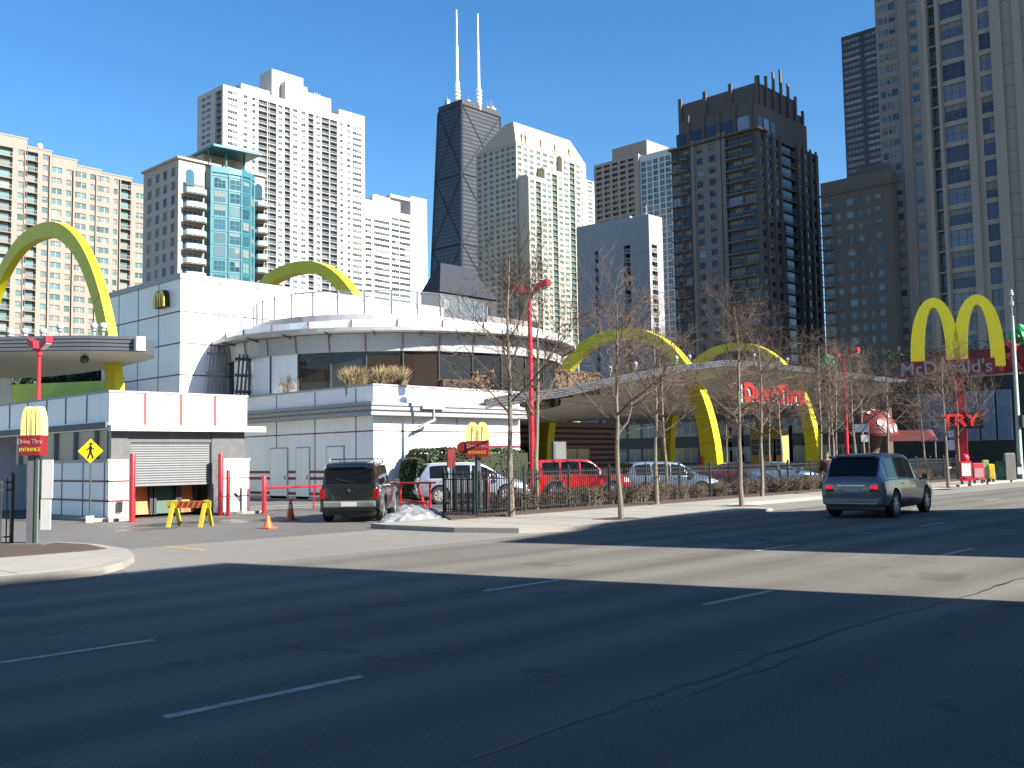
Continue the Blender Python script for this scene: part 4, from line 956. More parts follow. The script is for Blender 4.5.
def canopies():
    al = mat('canopy_fascia', (.085,.09,.10), .45, .1, var=.1, scale=2); sof = mat('canopy_soffit', (.50,.48,.45), .6, var=.06, scale=.4, var2=.05); rib = mat('fascia_groove', (.06,.07,.085), .5)
    # right: swooping drive-through canopy
    F = [tuple(onY(a, b, Y)) for a, b, Y in ((484,409,36.2),(505,404.5,36.3),(535,400,36.8),(560,397,37.6),(590,390,38.8),(620,383,40.0),(660,375,42.0),(700,369,43.8),(740,366,44.6),(800,372,45.0),(860,379,45.5),(905,384,47))]
    F0_ = [(34.8,36.0,4.35),(36.6,35.0,4.6),(39,34,5.0),(43.5,33.5,5.85),(47.1,33.5,6.5),(52.1,34,7.15),(57.6,34.5,7.7),(63,35.2,7.9),(68.6,36,7.98),(82.7,38,8.25),(96,41,8.5),(108,46,8.7)]
    B = [(36.4,36.7,3.9),(38.7,42,4.0),(41,58,4.2),(46,66,4.3),(55,67,4.4),(62,68,4.7),(68,68,5.0),(76,68,5.4),(83,68,5.8),(92,67,6.2),(103,65,6.9),(114,60,7.8)]
    def smooth(P, k=4):
        out = []
        for i in range(len(P)-1):
            p0, p1, p2, p3 = (Vector(P[max(0, i-1)]), Vector(P[i]), Vector(P[i+1]), Vector(P[min(len(P)-1, i+2)]))
            for j in range(k):
                t = j/k; out.append(.5*((2*p1)+(p2-p0)*t+(2*p0-5*p1+4*p2-p3)*t*t+(3*p1-p0-3*p2+p3)*t**3))
        out.append(Vector(P[-1])); return out
    def make(F, B, name, label, Tk, group=None, K=6):
        f, b = smooth(F), smooth(B); n = len(f)
        r = thing(name, label, 'canopy', (f[0].x, f[0].y, 0))
        def surf(dz, mb):
            rows = []
            for i in range(n):
                for j in range(K+1):
                    t = j/K; p = f[i].lerp(b[i], t); sag = -.0
                    # the sheet drops away quickly behind its front edge and then levels out
                    tz = 1-(1-t)**2.6
                    rows.append((p.x, p.y, f[i].z+(b[i].z-f[i].z)*tz+dz))
            mb.add(rows, [(i*(K+1)+j, i*(K+1)+j+1, (i+1)*(K+1)+j+1, (i+1)*(K+1)+j) for i in range(n-1) for j in range(K)])
        s = MB(); surf(0, s); s.build('soffit', sof, r, smooth=True)
        s = MB(); surf(Tk, s); s.build('roof', al, r, smooth=True)
        fa = MB(); gr = MB(); nb = 4
        out = []
        for i in range(n):
            d = (f[min(i+1, n-1)]-f[max(i-1, 0)]); nn = Vector((d.y, -d.x, 0)).normalized()
            if nn.dot(f[i]-b[i]) < 0: nn = -nn
            out.append(nn)
        for k in range(nb):
            z0, z1 = Tk*k/nb+.02, Tk*(k+1)/nb-.02
            for i in range(n-1):
                a, c = f[i], f[i+1]; oa, oc = out[i]*.16, out[i+1]*.16
                fa.hexa([(a.x,a.y,a.z+z0),(a.x+oa.x,a.y+oa.y,a.z+z0),(c.x+oc.x,c.y+oc.y,c.z+z0),(c.x,c.y,c.z+z0)], [(a.x,a.y,a.z+z1),(a.x+oa.x,a.y+oa.y,a.z+z1),(c.x+oc.x,c.y+oc.y,c.z+z1),(c.x,c.y,c.z+z1)])
        for i in range(n-1):
            a, c = f[i], f[i+1]; oa, oc = out[i]*.07, out[i+1]*.07
            gr.add([(a.x+oa.x,a.y+oa.y,a.z),(c.x+oc.x,c.y+oc.y,c.z),(c.x+oc.x,c.y+oc.y,c.z+Tk),(a.x+oa.x,a.y+oa.y,a.z+Tk)], [(0,1,2,3)])
        for i in range(n-1):
            a, c = b[i], b[i+1]; gr.add([(a.x,a.y,a.z),(c.x,c.y,c.z),(c.x,c.y,c.z+Tk),(a.x,a.y,a.z+Tk)], [(0,1,2,3)])
        for e in (0, n-1): a, c = f[e], b[e]; gr.add([(a.x,a.y,a.z),(c.x,c.y,c.z),(c.x,c.y,c.z+Tk),(a.x,a.y,a.z+Tk)], [(0,1,2,3)])
        fa.build('fascia', al, r); gr.build('fascia_grooves', rib, r)
        return r, f, b
    rr, f, b = make(F, B, 'drive_through_canopy', 'long swooping metal canopy over the drive-through lanes', .5)
    # left canopy
    F2 = [(20.6,42.3,6.85),(18.8,43.6,6.9),(17.0,45.6,6.92),(15.0,47.8,6.92),(12.6,50.2,6.9),(10,53.2,6.9),(5,58,6.9)]
    B2 = [(20.7,42.6,6.85),(21.9,44.0,6.8),(22.5,48.0,6.8),(22.6,52.0,6.8),(21.8,57,6.8),(18,64,6.8),(10,73,6.8)]
    r2, f2, b2 = make(F2, B2, 'west_canopy', 'grey metal canopy at far left with the big arch passing through it', .66)
    m = MB(); p = f2[0]; m.box(p.x-.5, p.x-.1, p.y-.25, p.y-.0, p.z+.02, p.z+.64); m.build('end_bracket', mat('pale_bracket', (.6,.58,.52), .5), r2)
    m = MB(); m.sphere((18.9, 44.6, 6.6), .2); m.build('camera_dome', mat('black_plastic', (.02,.02,.02), .3), r2, smooth=True)
    gl = [(10,331),(25,330),(43,330),(60,330),(94,331),(103,327)]
    proto = None; k = 0
    spots = []
    for q, y in gl:
        Pn = atD(q, 341, 44.6 if q > 50 else 46); spots.append((Pn.x, Pn.y, 7.56))
    for q, Yd in ((613, 55.5), (638, 57), (679, 60.5), (692, 61.5), (782, 72), (790, 73.4), (757, 69)):
        # stands just behind the fascia
        X = None
        for i in range(len(f)-1):
            a = f[i]; px, py, _ = proj(a)
            px2, _, _ = proj(f[i+1])
            if px <= q <= px2:
                t = (q-px)/(px2-px); p = a.lerp(f[i+1], t); spots.append((p.x+.2, p.y+.35, p.z+.55)); break
    for i, sp in enumerate(spots):
        if proto is None: proto = globe(*sp, i)
        else: dup(proto, sp)
    # striped wall below the canopy
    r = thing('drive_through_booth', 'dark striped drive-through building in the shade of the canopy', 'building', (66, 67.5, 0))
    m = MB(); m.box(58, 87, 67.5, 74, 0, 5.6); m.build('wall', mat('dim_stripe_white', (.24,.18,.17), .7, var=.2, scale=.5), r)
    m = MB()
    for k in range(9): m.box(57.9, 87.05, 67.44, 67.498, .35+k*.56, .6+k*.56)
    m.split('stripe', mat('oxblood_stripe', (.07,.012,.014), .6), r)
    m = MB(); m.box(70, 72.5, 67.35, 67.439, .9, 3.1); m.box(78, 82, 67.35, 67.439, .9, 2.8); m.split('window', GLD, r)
    # word sign hanging on the canopy edge
    p0 = onY(748, 386, 44.0); p1 = onY(798, 391, 44.0)
    d = p1-p0; L = math.hypot(d.x, d.y); ang = math.atan2(d.y, d.x)
    r = thing('word_sign', 'red retro lettering with white edges hung on the canopy edge', 'sign', (p0.x, p0.y, 0), 0)
    c = Vector(((p0.x+p1.x)/2, (p0.y+p1.y)/2, onY(774, 395, 44).z))
    wt = mat('sign_white', (.8,.8,.78), .4); rd = mat('sign_red', (.72,.012,.015), .35)
    back = text('DriveThru', 2.15, wt, r, (c.x-p0.x-.22, c.y-p0.y+.25, c.z-.12), (math.pi/2, 0, ang-.12), .2, bold=.06, sx=.62)
    front = text('DriveThru', 2.15, rd, r, (c.x-p0.x, c.y-p0.y-.1, c.z+.04), (math.pi/2, 0, ang-.12), .06, bold=.08, sx=.62)
    for o_ in (back, front): o_.scale.x = L/max(v.co.x*2 for v in o_.data.vertices)
    # bits seen under the canopy
    m = MB(); q = G(575, 468); 
    r = thing('menu_board', 'grey menu board on a post behind the red car', 'menu board', (48, 42, 0))
    m.box(47.4, 48.6, 41.9, 42.1, .9, 2.9); m.box(47.9, 48.1, 41.92, 42.08, 0, .9); m.build('board', mat('board_grey', (.10,.11,.13), .4), r)
    m = MB(); m.box(47.5, 48.5, 41.86, 41.895, 1.1, 2.8); m.build('panel', mat('menu_white', (.12,.12,.12), .4), r)

def kiosk():
    W = MATS['white_panel']; AL = MATS['brushed_aluminium']; SM = MATS['dark_red_seam']
    X0, Y0 = 14.8, 32.9; X1 = onY(247, 395, Y0).x; Y1 = 45.5
    r = thing('white_kiosk', 'low white service building with half-open roller shutter and red striped fascia', 'service building', (X0, Y0, 0))
    px = lambda q, y=480: onY(q, y, Y0).x
    dl, dr = px(128.5), px(213); 
    Yt = onX(49, 480, X0).y
    m = MB()
    m.box(X0, X1, Y0, Y1, 3.05, 4.3)                        # fascia / roof
    m.box(X0, dl, Y0, Y0+.35, 0, 1.95); m.box(px(222), px(249), Y0, Y0+.35, 0, 1.95)
    m.box(X0, X0+.35, Y0+.35, Yt, 0, 1.95)
    m.box(X1-.3, X1, Y0+.35, Y1, 0, 3.05); m.box(X0, X1, Y1-.3, Y1, 0, 3.05)
    m.build('wall', W, r)
    m = MB(); m.box(X0-.05, px(262, 430), Y0-.28, Y0-.003, 3.0, 3.2); m.build('ledge', mat('ledge_white', (.68,.67,.64), .5), r)
    m = MB(); m.box(X0-.04, X1+.04, Y0-.04, Y1, 4.3, 4.37); m.build('coping', MATS['grey_coping'], r)
    m = MB()
    for q in (145, 181, 215): x = px(q, 410); m.box(x-.05, x+.05, Y0-.02, Y0-.003, 3.22, 4.3)
    m.split('red_batten', mat('batten_red', (.55,.05,.05), .5), r)
    m = MB()
    for q in (10, 28, 47, 66, 87): y = onX(q, 405, X0).y; m.box(X0-.02, X0-.003, y-.03, y+.03, 3.35, 4.3)
    m.box(X0-.12, X0-.003, Y0, Y1, 3.1, 3.3); m.split('fascia_joint', MATS['grey_seam'], r)
    # brushed metal upper recess
    m = MB(); m.box(X0+.12, dl, Y0+.08, Y0+.3, 1.95, 3.05); m.box(dr, X1-.05, Y0+.08, Y0+.3, 1.95, 3.05); m.box(dl, dr, Y0+.12, Y0+.34, 2.62, 3.05)
    m.box(dl, dl+.12, Y0+.1, Y0+.34, 0, 2.62); m.box(dr-.02, px(222), Y0+.1, Y0+.34, 0, 2.62)
    m.build('metal_surround', mat('stainless', (.13,.13,.133), .35, .2, var=.3, scale=3), r)
    m = MB(); m.box(X0+.1, X0+.3, Y0+.35, Yt+3.5, 1.95, 3.05); m.box(X0+.16, X0+.3, Yt+.0, Yt+1.2, 0, 1.95); m.build('side_glazing', mat('smoky_panel', (.13,.115,.10), .3, var=.15, scale=2), r)
    m = MB()
    for k in range(5): y = Y0+1.2+k*1.7; m.box(X0-.0, X0+.099, y-.06, y+.06, 1.95, 3.05)
    m.box(X0-.03, X0+.12, Y0, Yt, 1.95, 2.06); m.box(X0, dl-.02, Y0-.03, Y0+.12, 1.95, 2.04); m.box(px(222), px(250), Y0-.03, Y0+.12, 1.95, 2.04); m.split('sill', mat('warm_grey_metal', (.33,.31,.28), .5), r)
    s = MB(); hseam(s, [1.32, .66], Y0, Yt, 'W', X0, .035); hseam(s, [1.32, .66], X0, dl, 'S', Y0, .03); hseam(s, [1.32, .66], px(222), px(249), 'S', Y0, .02)
    seams(s, [onX(q, 480, X0).y for q in (62, 83, 104.5)], 0, 1.95, 'W', X0, .03); s.split('tile_joint', SM, r)
    # corrugated roller shutter, half raised
    m = MB(); n = 17; z0, z1 = 1.2, 2.62
    for i in range(n):
        a, b = z0+(z1-z0)*i/n, z0+(z1-z0)*(i+1)/n; c = (a+b)/2
        m.add([(dl+.12,Y0+.2,a),(dr-.02,Y0+.2,a),(dr-.02,Y0+.165,c),(dl+.12,Y0+.165,c),(dr-.02,Y0+.2,b),(dl+.12,Y0+.2,b)], [(0,1,2,3),(3,2,4,5)])
    m.box(dl+.12, dr-.02, Y0+.16, Y0+.22, z0-.08, z0); m.build('roller_shutter', mat('shutter_steel', (.17,.175,.18), .5, 0, var=.12, scale=3), r)
    m = MB(); m.box(X0+.35, X1-.3, Y0+4.2, Y0+4.3, 0, 3.05); m.box(X0+.35,X1-.3,Y0+.4,Y0+4.2,.0,.02); m.build('back_partition', mat('dark_inside', (.03,.03,.032), .8), r)
    m = MB(); x = px(119); m.box(x-.1, x+.1, Y0-.1, Y0-.003, .28, .62); x = px(240.5); m.box(x-.02, x+.02, Y0-.08, Y0-.003, .1, .95); m.hexa([(x-.28,Y0-.1,.8),(x-.2,Y0-.1,.75),(x-.2,Y0-.02,.75),(x-.28,Y0-.02,.8)],[(x-.05,Y0-.1,.55),(x,Y0-.1,.5),(x,Y0-.02,.5),(x-.05,Y0-.02,.55)]); m.split('hose_bib_and_shadow', MATS['black_plastic'], r)  # hose bib at left; dark bars model the post's shadow on the wall
    m = MB(); m.box(X0-.5, X0-.002, Y0-.1, Yt+.5, 0, .12); m.box(X0-.2, dl, Y0-.5, Y0-.002, 0, .1); m.box(dr, X1+.5, Y0-.4, Y0-.002, 0, .1); struct(m, 'kerb', MATS['kerb_concrete'])
    # skips inside
    def skip(xa, xb, label, m1, m2, nm):
        r = thing(nm, label, 'skip', ((xa+xb)/2, Y0+1.2, 0), 0, 'skips inside the service building'); w = (xb-xa)/2
        m = MB(); m.hexa([(-w,-.3,.12),(w,-.3,.12),(w,1.4,.12),(-w,1.4,.12)], [(-w,-.1,1.25),(w,-.1,1.25),(w,1.4,1.25),(-w,1.4,1.25)]); m.build('body', m1, r, world=False)
        m = MB(); m.box(-w-.05, w+.05, -.16, 1.45, 1.25, 1.32); 
        for s in (-1, 1): m.box(s*w-.05, s*w+.05, -.36, -.1, .1, 1.3)
        m.build('rim', m2, r, world=False)
        m = MB()
        for s in (-1, 1): m.lathe([(.09,-.05),(.09,.05)], (s*w*.7, 0, .09), 10, 'x')
        m.split('wheel', MATS['black_plastic'], r, world=False)
    OR = mat('skip_orange', (.60,.17,.05), .6, var=.25, scale=4); GR = mat('skip_green', (.035,.075,.055), .6, var=.25, scale=3); BK = mat('skip_frame', (.03,.03,.032), .6)
    skip(px(146), px(163), 'faded orange skip at the left inside the shutter opening', OR, BK, 'refuse_skip')
    skip(px(167), px(189), 'dark green skip in the middle of the shutter opening', GR, BK, 'refuse_skip')
    skip(px(192), px(208), 'faded orange skip at the right inside the shutter opening', OR, BK, 'refuse_skip')

def post_sign_arches():
    # roadside pylon with twin arches, name box and display
    Y = mat('sign_arch_yellow', (.72,.60,.01), .35); RD = mat('sign_box_red', (.13,.01,.014), .4); PR = mat('pole_red', (.42,.015,.02), .4); BK = MATS['black_plastic']
    x, y = 72.1, 25.8; D = Vector((x, y, 0)).dot(F0); z = lambda py: atD(958, py, D).z
    s = D/FPX; rz = -math.radians(72)
    r = thing('arches_pylon', 'tall roadside pylon with twin yellow arches, red name box and lit display', 'sign', (x, y, 0), rz)
    m = MB(); mletter(m, 80*s, z(297)-z(368), 13*s, .9, n=26); m.v = [(v[0]-.0, v[1]+.45, v[2]+z(368)) for v in m.v]; o = m.build('twin_arches', Y, r, world=False)
    zt, zb = z(360), z(376)
    m = MB(); m.box(-50*s, 34*s, -.55, .55, zb, zt); b = m.build('name_box', RD, r, world=False)
    text("McDonald's", 1.28, mat('letter_grey', (.2,.19,.21), .4), b, (-11*s, -.57, (zt+zb)/2), (math.pi/2, 0, 0), .02, sx=.98, bold=.012)
    m = MB(); m.box(-.38, .38, -.3, .3, 0, zb); m.build('pole', PR, r, world=False)
    m = MB(); za, zc = z(413), z(429); m.box(-13*s, 21*s, -.6, -.302, zc, za); d = m.build('display', mat('display_black', (.01,.01,.012), .4), r, world=False)
    text('TRY', 1.15, mat('led_red', (.4,.01,.012), .5, emit=((1,.012,.02), .45)), d, (0*s, -.62, (za+zc)/2), (math.pi/2, 0, 0), .01, sx=1.1, bold=.03)
    m = MB(); m.box(-12*s, -6*s, -.2, -.15, z(437), z(430)); m.box(-12*s, -6*s, -.2, -.15, z(450), z(440)); m.box(-6*s, -.38, -.19, -.16, z(446), z(445)); m.split('small_panel', mat('panel_white', (.6,.6,.62), .4), r, world=False)
    # two entrance signs with little arches
    def small(px, py_base, D, s, label, post_h, boards, disc, x=None):
        p = atD(px, 470, D); rz = -math.radians(52)
        r = thing('entrance_sign', label, 'sign', (p.x, p.y, 0), rz)
        zt, zm, zb = 3.15*s, 2.52*s, 2.02*s
        zt, zm, zb = [EYE+(v) for v in (disc[0], disc[1], disc[2])]
        w = disc[3]
        m = MB(); mletter(m, w*.92, zt-zm, w*.26, .28, n=16); m.v = [(a, b+.14, c+zm) for a, b, c in m.v]; m.build('arches', mat('pale_arch_yellow', (.68,.60,.22), .35), r, world=False)
        m = MB(); m.box(-w/2, w/2, -.16, .16, zb, zm); bx = m.build('name_box', mat('box_red', (.24,.015,.02), .4), r, world=False)
        text('Drive Thru', (zm-zb)*.34, mat('dull_letters', (.42,.2,.2), .5), bx, (0, -.165, zb+(zm-zb)*.68), (math.pi/2, 0, 0), .004, sx=.85)
        text('ENTRANCE', (zm-zb)*.27, mat('yellow_letters', (.55,.38,.03), .5), bx, (0, -.165, zb+(zm-zb)*.28), (math.pi/2, 0, 0), .004, sx=.8)
        m = MB(); m.box(-.09, .09, -.09, .09, .13, zb); m.box(-.4, .4, -.3, .3, .1, .17); m.build('post', mat('grey_post', (.12,.12,.13), .5), r, world=False)
        if boards:
            m = MB()
            for (a, b, c, d, yy) in boards: m.box(a, b, yy, yy+.03, c, d)
            m.split('white_board', mat('board_white', (.7,.7,.7), .4), r, world=False)
            m = MB(); m.box(.13, .16, -.12, -.09, .13, 2.3); m.build('green_post', mat('dark_green_metal', (.02,.07,.03), .5), r, world=False)
        else:
            m = MB(); m.lathe([(.22,-.03),(.22,.03)], (-w/2-.1, -.1, (zm+zb)/2+.05), 16, 'y'); m.build('red_disc', MATS['box_red'], r, world=False)
        return r
    k = .0223
    small(33.5, 549, 22.3, 1, 'twin arch entrance sign with white boards on a grey post beside the left fence', 0, [(-.24,-.05,1.15,1.98,.12),(-.16,-.05,.75,1.14,.12),(.17,.42,1.14,2.0,.05),(.15,.38,.45,1.12,.06)], ((467-407)*k, (467-436)*k, (467-456)*k, .46), None)
    k = .034
    small(478, 520, 34, 1, 'twin arch entrance sign with a red disc above the black fence corner', 0, None, ((459.5-422)*k, (459.5-441)*k, (459.5-457)*k, .75), None)
    # red menu sign beside it
    r = thing('small_red_sign', 'small red sign board left of the fence corner sign', 'sign', (27.3, 29.6, 0)); m = MB(); m.box(27.1, 27.5, 29.6, 29.66, 1.55, 2.3); m.build('board', RD, r); m = MB(); m.tube((27.3,29.65,0), (27.3,29.65,1.55), .05); m.build('post', MATS['grey_post'], r)
    # crossing sign
    p = onX(90, 512, 14.15); p.z = 0; r = thing('crossing_sign', 'yellow diamond pedestrian crossing sign on a thin green pole', 'sign', (p.x, p.y, 0), -math.radians(40))
    m = MB(); m.tube((0,0,0), (0,0,2.7), .03, n=6); m.build('pole', MATS['dark_green_metal'], r, world=False)
    m = MB(); w = .40; m.add([(-w,-.05,2.33),(0,-.05,2.33-w),(w,-.05,2.33),(0,-.05,2.33+w),(-w,-.035,2.33),(0,-.035,2.33-w),(w,-.035,2.33),(0,-.035,2.33+w)], [(0,1,2,3),(7,6,5,4),(0,4,5,1),(1,5,6,2),(2,6,7,3),(3,7,4,0)]); pl = m.build('plate', mat('warning_yellow', (.75,.50,.01), .4), r, world=False)
    m = MB(); 
    m.lathe([(.05,-.056),(.05,-.052)], (.01,0,2.56), 10, 'y')
    for pts, rr in (([(0,-.055,2.5),(0,-.055,2.3)], .045), ([(0,-.055,2.32),(-.09,-.055,2.08)], .03), ([(0,-.055,2.32),(.09,-.055,2.08)], .03), ([(0,-.055,2.46),(-.12,-.055,2.36)], .022), ([(0,-.055,2.46),(.12,-.055,2.38)], .022)):
        a, b = pts; dx, dz = b[0]-a[0], b[2]-a[2]; L = math.hypot(dx, dz); nx, nz = -dz/L*rr, dx/L*rr
        m.add([(a[0]+nx,-.053,a[2]+nz),(a[0]-nx,-.053,a[2]-nz),(b[0]-nx,-.053,b[2]-nz),(b[0]+nx,-.053,b[2]+nz)], [(0,1,2,3)])
    m.build('walking_figure', BK, pl, world=False)
    m = MB(); m.box(-.1, .1, -.1, .1, 0, .22); m.build('base_block', MATS['board_white'], r, world=False)

def theme_restaurant():
    dk = mat('green_black_wall', (.02,.028,.022), .7, var=.3, scale=1); bl = mat('blue_grey_drape', (.22,.30,.38), .4, var=.25, scale=1.2)
    T = atD(960, 452, 92); X = T.x
    y0 = onX(1100, 440, X).y; y1 = onX(893, 440, X).y
    z = lambda py: onX(960, py, X).z
    r = thing('theme_restaurant', 'dark green restaurant with blue-grey tall windows and red letters on the roofline', 'restaurant', (X, y0, 0))
    m = MB(); m.box(X, X+14, y0, y1, 0, z(378)); m.build('wall', dk, r)
    n = 26; a, b = onX(1015, 440, X).y, onX(918, 440, X).y
    for k in range(6):
        ya = a+(b-a)*k/6+.08; yb = a+(b-a)*(k+1)/6-.08
        m = MB()
        for j in range(8):
            u0 = ya+(yb-ya)*j/8; u1 = ya+(yb-ya)*(j+1)/8; m.add([(X-.1,u0,z(441)),(X-.22,(u0+u1)/2,z(441)),(X-.22,(u0+u1)/2,z(392)),(X-.1,u0,z(392))], [(0,1,2,3)]); m.add([(X-.22,(u0+u1)/2,z(441)),(X-.1,u1,z(441)),(X-.1,u1,z(392)),(X-.22,(u0+u1)/2,z(392))], [(0,1,2,3)])
        m.build('tall_window', bl, r)
    m = MB(); m.box(X-.8, X, y0, y1-3, z(376), z(352)); m.build('red_fascia', mat('dull_red_fascia', (.16,.015,.02), .6, var=.3, scale=.6), r)
    p = onX(1013, 357, X-.9); text('R', 3.6, mat('letter_red', (.55,.02,.02), .4), r, (p.x-X, p.y-y0+.3, p.z), (math.pi/2, 0, -math.pi/2), .2, bold=.06, sx=1.0)
    # vines along the roofline
    m = MB(); rnd = random.Random(3)
    for i in range(700):
        yy = rnd.uniform(y0, y1); zz = z(353)+rnd.gauss(0, .5); xx = X-.5+rnd.uniform(-.6, .8); s = rnd.uniform(.12, .3)
        t = rnd.uniform(0, 6.3); m.add([(xx, yy-s*math.cos(t), zz-s*math.sin(t)), (xx+rnd.uniform(-.2,.2), yy+s*math.sin(t)*.6, zz-s*math.cos(t)*.6), (xx, yy+s*math.cos(t), zz+s*math.sin(t))], [(0,1,2)])
    o = m.build('vines', mat('dull_leaf', (.018,.035,.015), .7, var=.3, scale=2), r)
    # green roof ornaments
    for q, py, d, lb in ((824, 362, 96, 'green rounded roof ornament above the far end of the canopy'), (1016, 333, 90, 'green rounded roof ornament beside the right lamp post')):
        c = atD(q, py, d); rr = thing('roof_ornament', lb, 'ornament', (c.x, c.y, c.z-1.2)); m = MB(); m.sphere((0,0,.9), .8, 12, sz=.8); m.sphere((-.5,-.5,1.6), .35, 10); m.sphere((.5,-.4,1.6), .35, 10); m.path([(-.6,-.4,.7),(-1.1,-.6,1.4),(-1.0,-.9,.2)], .18); m.path([(.6,-.2,.7),(1.2,-.3,1.3),(1.1,-.5,.1)], .18); m.build('body', mat('frog_green', (.03,.28,.08), .4), rr, world=False, smooth=True)
        m = MB(); m.tube((0,0,-3), (0,0,.5), .2); m.build('stand', MATS['dark_green_metal'], rr, world=False)
    # red mushroom awning with pale spots
    D = 82; c = atD(872, 436, D); zt = atD(872, 409, D).z
    r = thing('mushroom_awning', 'red domed awning with pale patches over a dark entrance', 'awning', (c.x, c.y, 0)); R_ = 2.1
    m = MB(); pr = [(.01, zt-c.z)] + [(R_*math.sin(t*math.pi/16), (zt-c.z)*math.cos(t*math.pi/16)) for t in range(1, 9)]
    m.lathe([(a, b+c.z) for a, b in pr][::-1], (0,0,0), 24); m.lathe([(R_*.98, c.z-.02), (R_*1.02, c.z+.15)], (0,0,0), 24)
    cap = m.build('cap', mat('awning_red', (.42,.05,.035), .5, var=.2, scale=1.2), r, world=False, smooth='auto')
    m = MB(); rnd = random.Random(5)
    for i in range(46):
        a = rnd.uniform(0, 6.28); t = rnd.uniform(.2, 1.4); s = rnd.uniform(.2, .42); pts = []
        for k in range(8):
            tt = t+s*math.cos(k*math.pi/4)*.35; aa = a+s*math.sin(k*math.pi/4)/max(.35, math.sin(t))*.3
            pts.append((R_*1.025*math.sin(tt)*math.cos(aa), R_*1.025*math.sin(tt)*math.sin(aa), c.z+(zt-c.z)*1.025*math.cos(tt)))
        if min(p[2] for p in pts) > c.z: m.add(pts, [tuple(range(8))])
    m.build('patches', mat('patch_cream', (.5,.42,.36), .6), cap, world=False)
    m = MB(); m.lathe([(.7,0),(.5,c.z*.6),(.9,c.z)], (0,0,0), 14); m.build('stalk', mat('stalk_brown', (.08,.05,.035), .8), r, world=False)
    r = thing('fabric_awning', 'dull red sloping awning to the right of the domed awning', 'awning', tuple(atD(912, 440, 84).xy)+(0,), -math.radians(70)); z1, z0 = atD(912, 430, 84).z, atD(912, 441, 84).z
    m = MB(); m.hexa([(-2,-1.5,z0),(2,-1.5,z0),(2,1,z0),(-2,1,z0)], [(-1.2,-.2,z1),(1.2,-.2,z1),(1.6,1,z1),(-1.6,1,z1)]); m.build('cover', mat('awning_dull_red', (.16,.03,.025), .7), r, world=False)
    m = MB(); [m.tube((s*1.8,-1.3,0), (s*1.8,-1.3,z0), .06) for s in (-1, 1)]; m.split('post', MATS['grey_post'], r, world=False)
    # white traffic sign in front of it
    p = atD(862, 438, 52); r = thing('square_sign', 'grey sign board with a small white plate in front of the domed awning', 'sign', (p.x, p.y, 0), -math.radians(62)); m = MB()
    zz = lambda q: atD(862, q, 52).z
    m.box(-.35, .3, -.03, .0, zz(432), zz(424)); m.build('board', mat('blue_grey_board', (.2,.24,.3), .4), r, world=False); m = MB(); m.box(-.05, .28, -.06, -.031, zz(442), zz(435)); m.build('plate', MATS['board_white'], r, world=False); m = MB(); m.tube((.32,.02,.1), (.32,.02,zz(423)), .04); m.build('post', MATS['grey_post'], r, world=False)
# ---------------------------------------------------------------- vegetation
def bare_tree_meshes(seed, h, spread, bushy=1.0, up=.55):
    rnd = random.Random(seed); T = MB(); B = MB()
    fork = h*.36
    pts = [Vector((0,0,0))]; d = Vector((0,0,1)); p = Vector((0,0,0)); n = 9
    for i in range(n):
        p = p + Vector((rnd.gauss(0, .035), rnd.gauss(0, .035), h*.93/n)); pts.append(p.copy())
    r0 = h*.0092+.012
    rad = [r0*1.25, r0] + [r0*(1-.88*(i/n)) for i in range(1, n)]
    T.path(pts, rad[:n+1], 8)
    def grow(p, d, L, r, lev):
        seg = 4 if lev < 2 else 3; q = [p.copy()]; dd = d.copy(); rr = [r]
        kids = []
        for i in range(seg):
            dd = (dd + Vector((rnd.gauss(0,.13), rnd.gauss(0,.13), rnd.gauss(0,.10)+.07*up))).normalized(); p = p + dd*L/seg; q.append(p.copy()); rr.append(r*(1-.75*(i+1)/seg)); kids.append((p.copy(), dd.copy(), (i+1)/seg))
        B.path(q, rr, 5 if lev == 0 else 3, cap=False)
        if lev >= 3: return
        nk = int([7, 5, 3][lev]*bushy+rnd.random())
        for k in range(nk):
            pp, dv, f = kids[min(seg-1, int(rnd.triangular(0, seg, seg*.6)))]
            a = Vector((rnd.gauss(0,1), rnd.gauss(0,1), rnd.gauss(0,.6)+.15)); a = (a-dv*a.dot(dv)).normalized()
            nd = (dv*.78+a*rnd.uniform(.45, .85)).normalized()
            grow(pp-dv*rnd.uniform(0, L/seg*.8), nd, L*rnd.uniform(.45, .68), max(.0058, r*.42), lev+1)
    nb = int(14*bushy)
    for i in range(nb):
        f = i/nb; z = fork + (h*.9-fork)*f**1.05; az = i*2.4+rnd.uniform(-.5, .5); el = rnd.uniform(.35, .8)+.5*f
        d = Vector((math.cos(az)*math.cos(el), math.sin(az)*math.cos(el), math.sin(el)))
        k = min(n-1, int(z/(h*.93)*n)); bp = pts[k].lerp(pts[k+1], z/(h*.93)*n-k)
        grow(bp, d, spread*(1-.52*f)*rnd.uniform(.8, 1.15), r0*.42*(1-.55*f), 0)
    return T, B
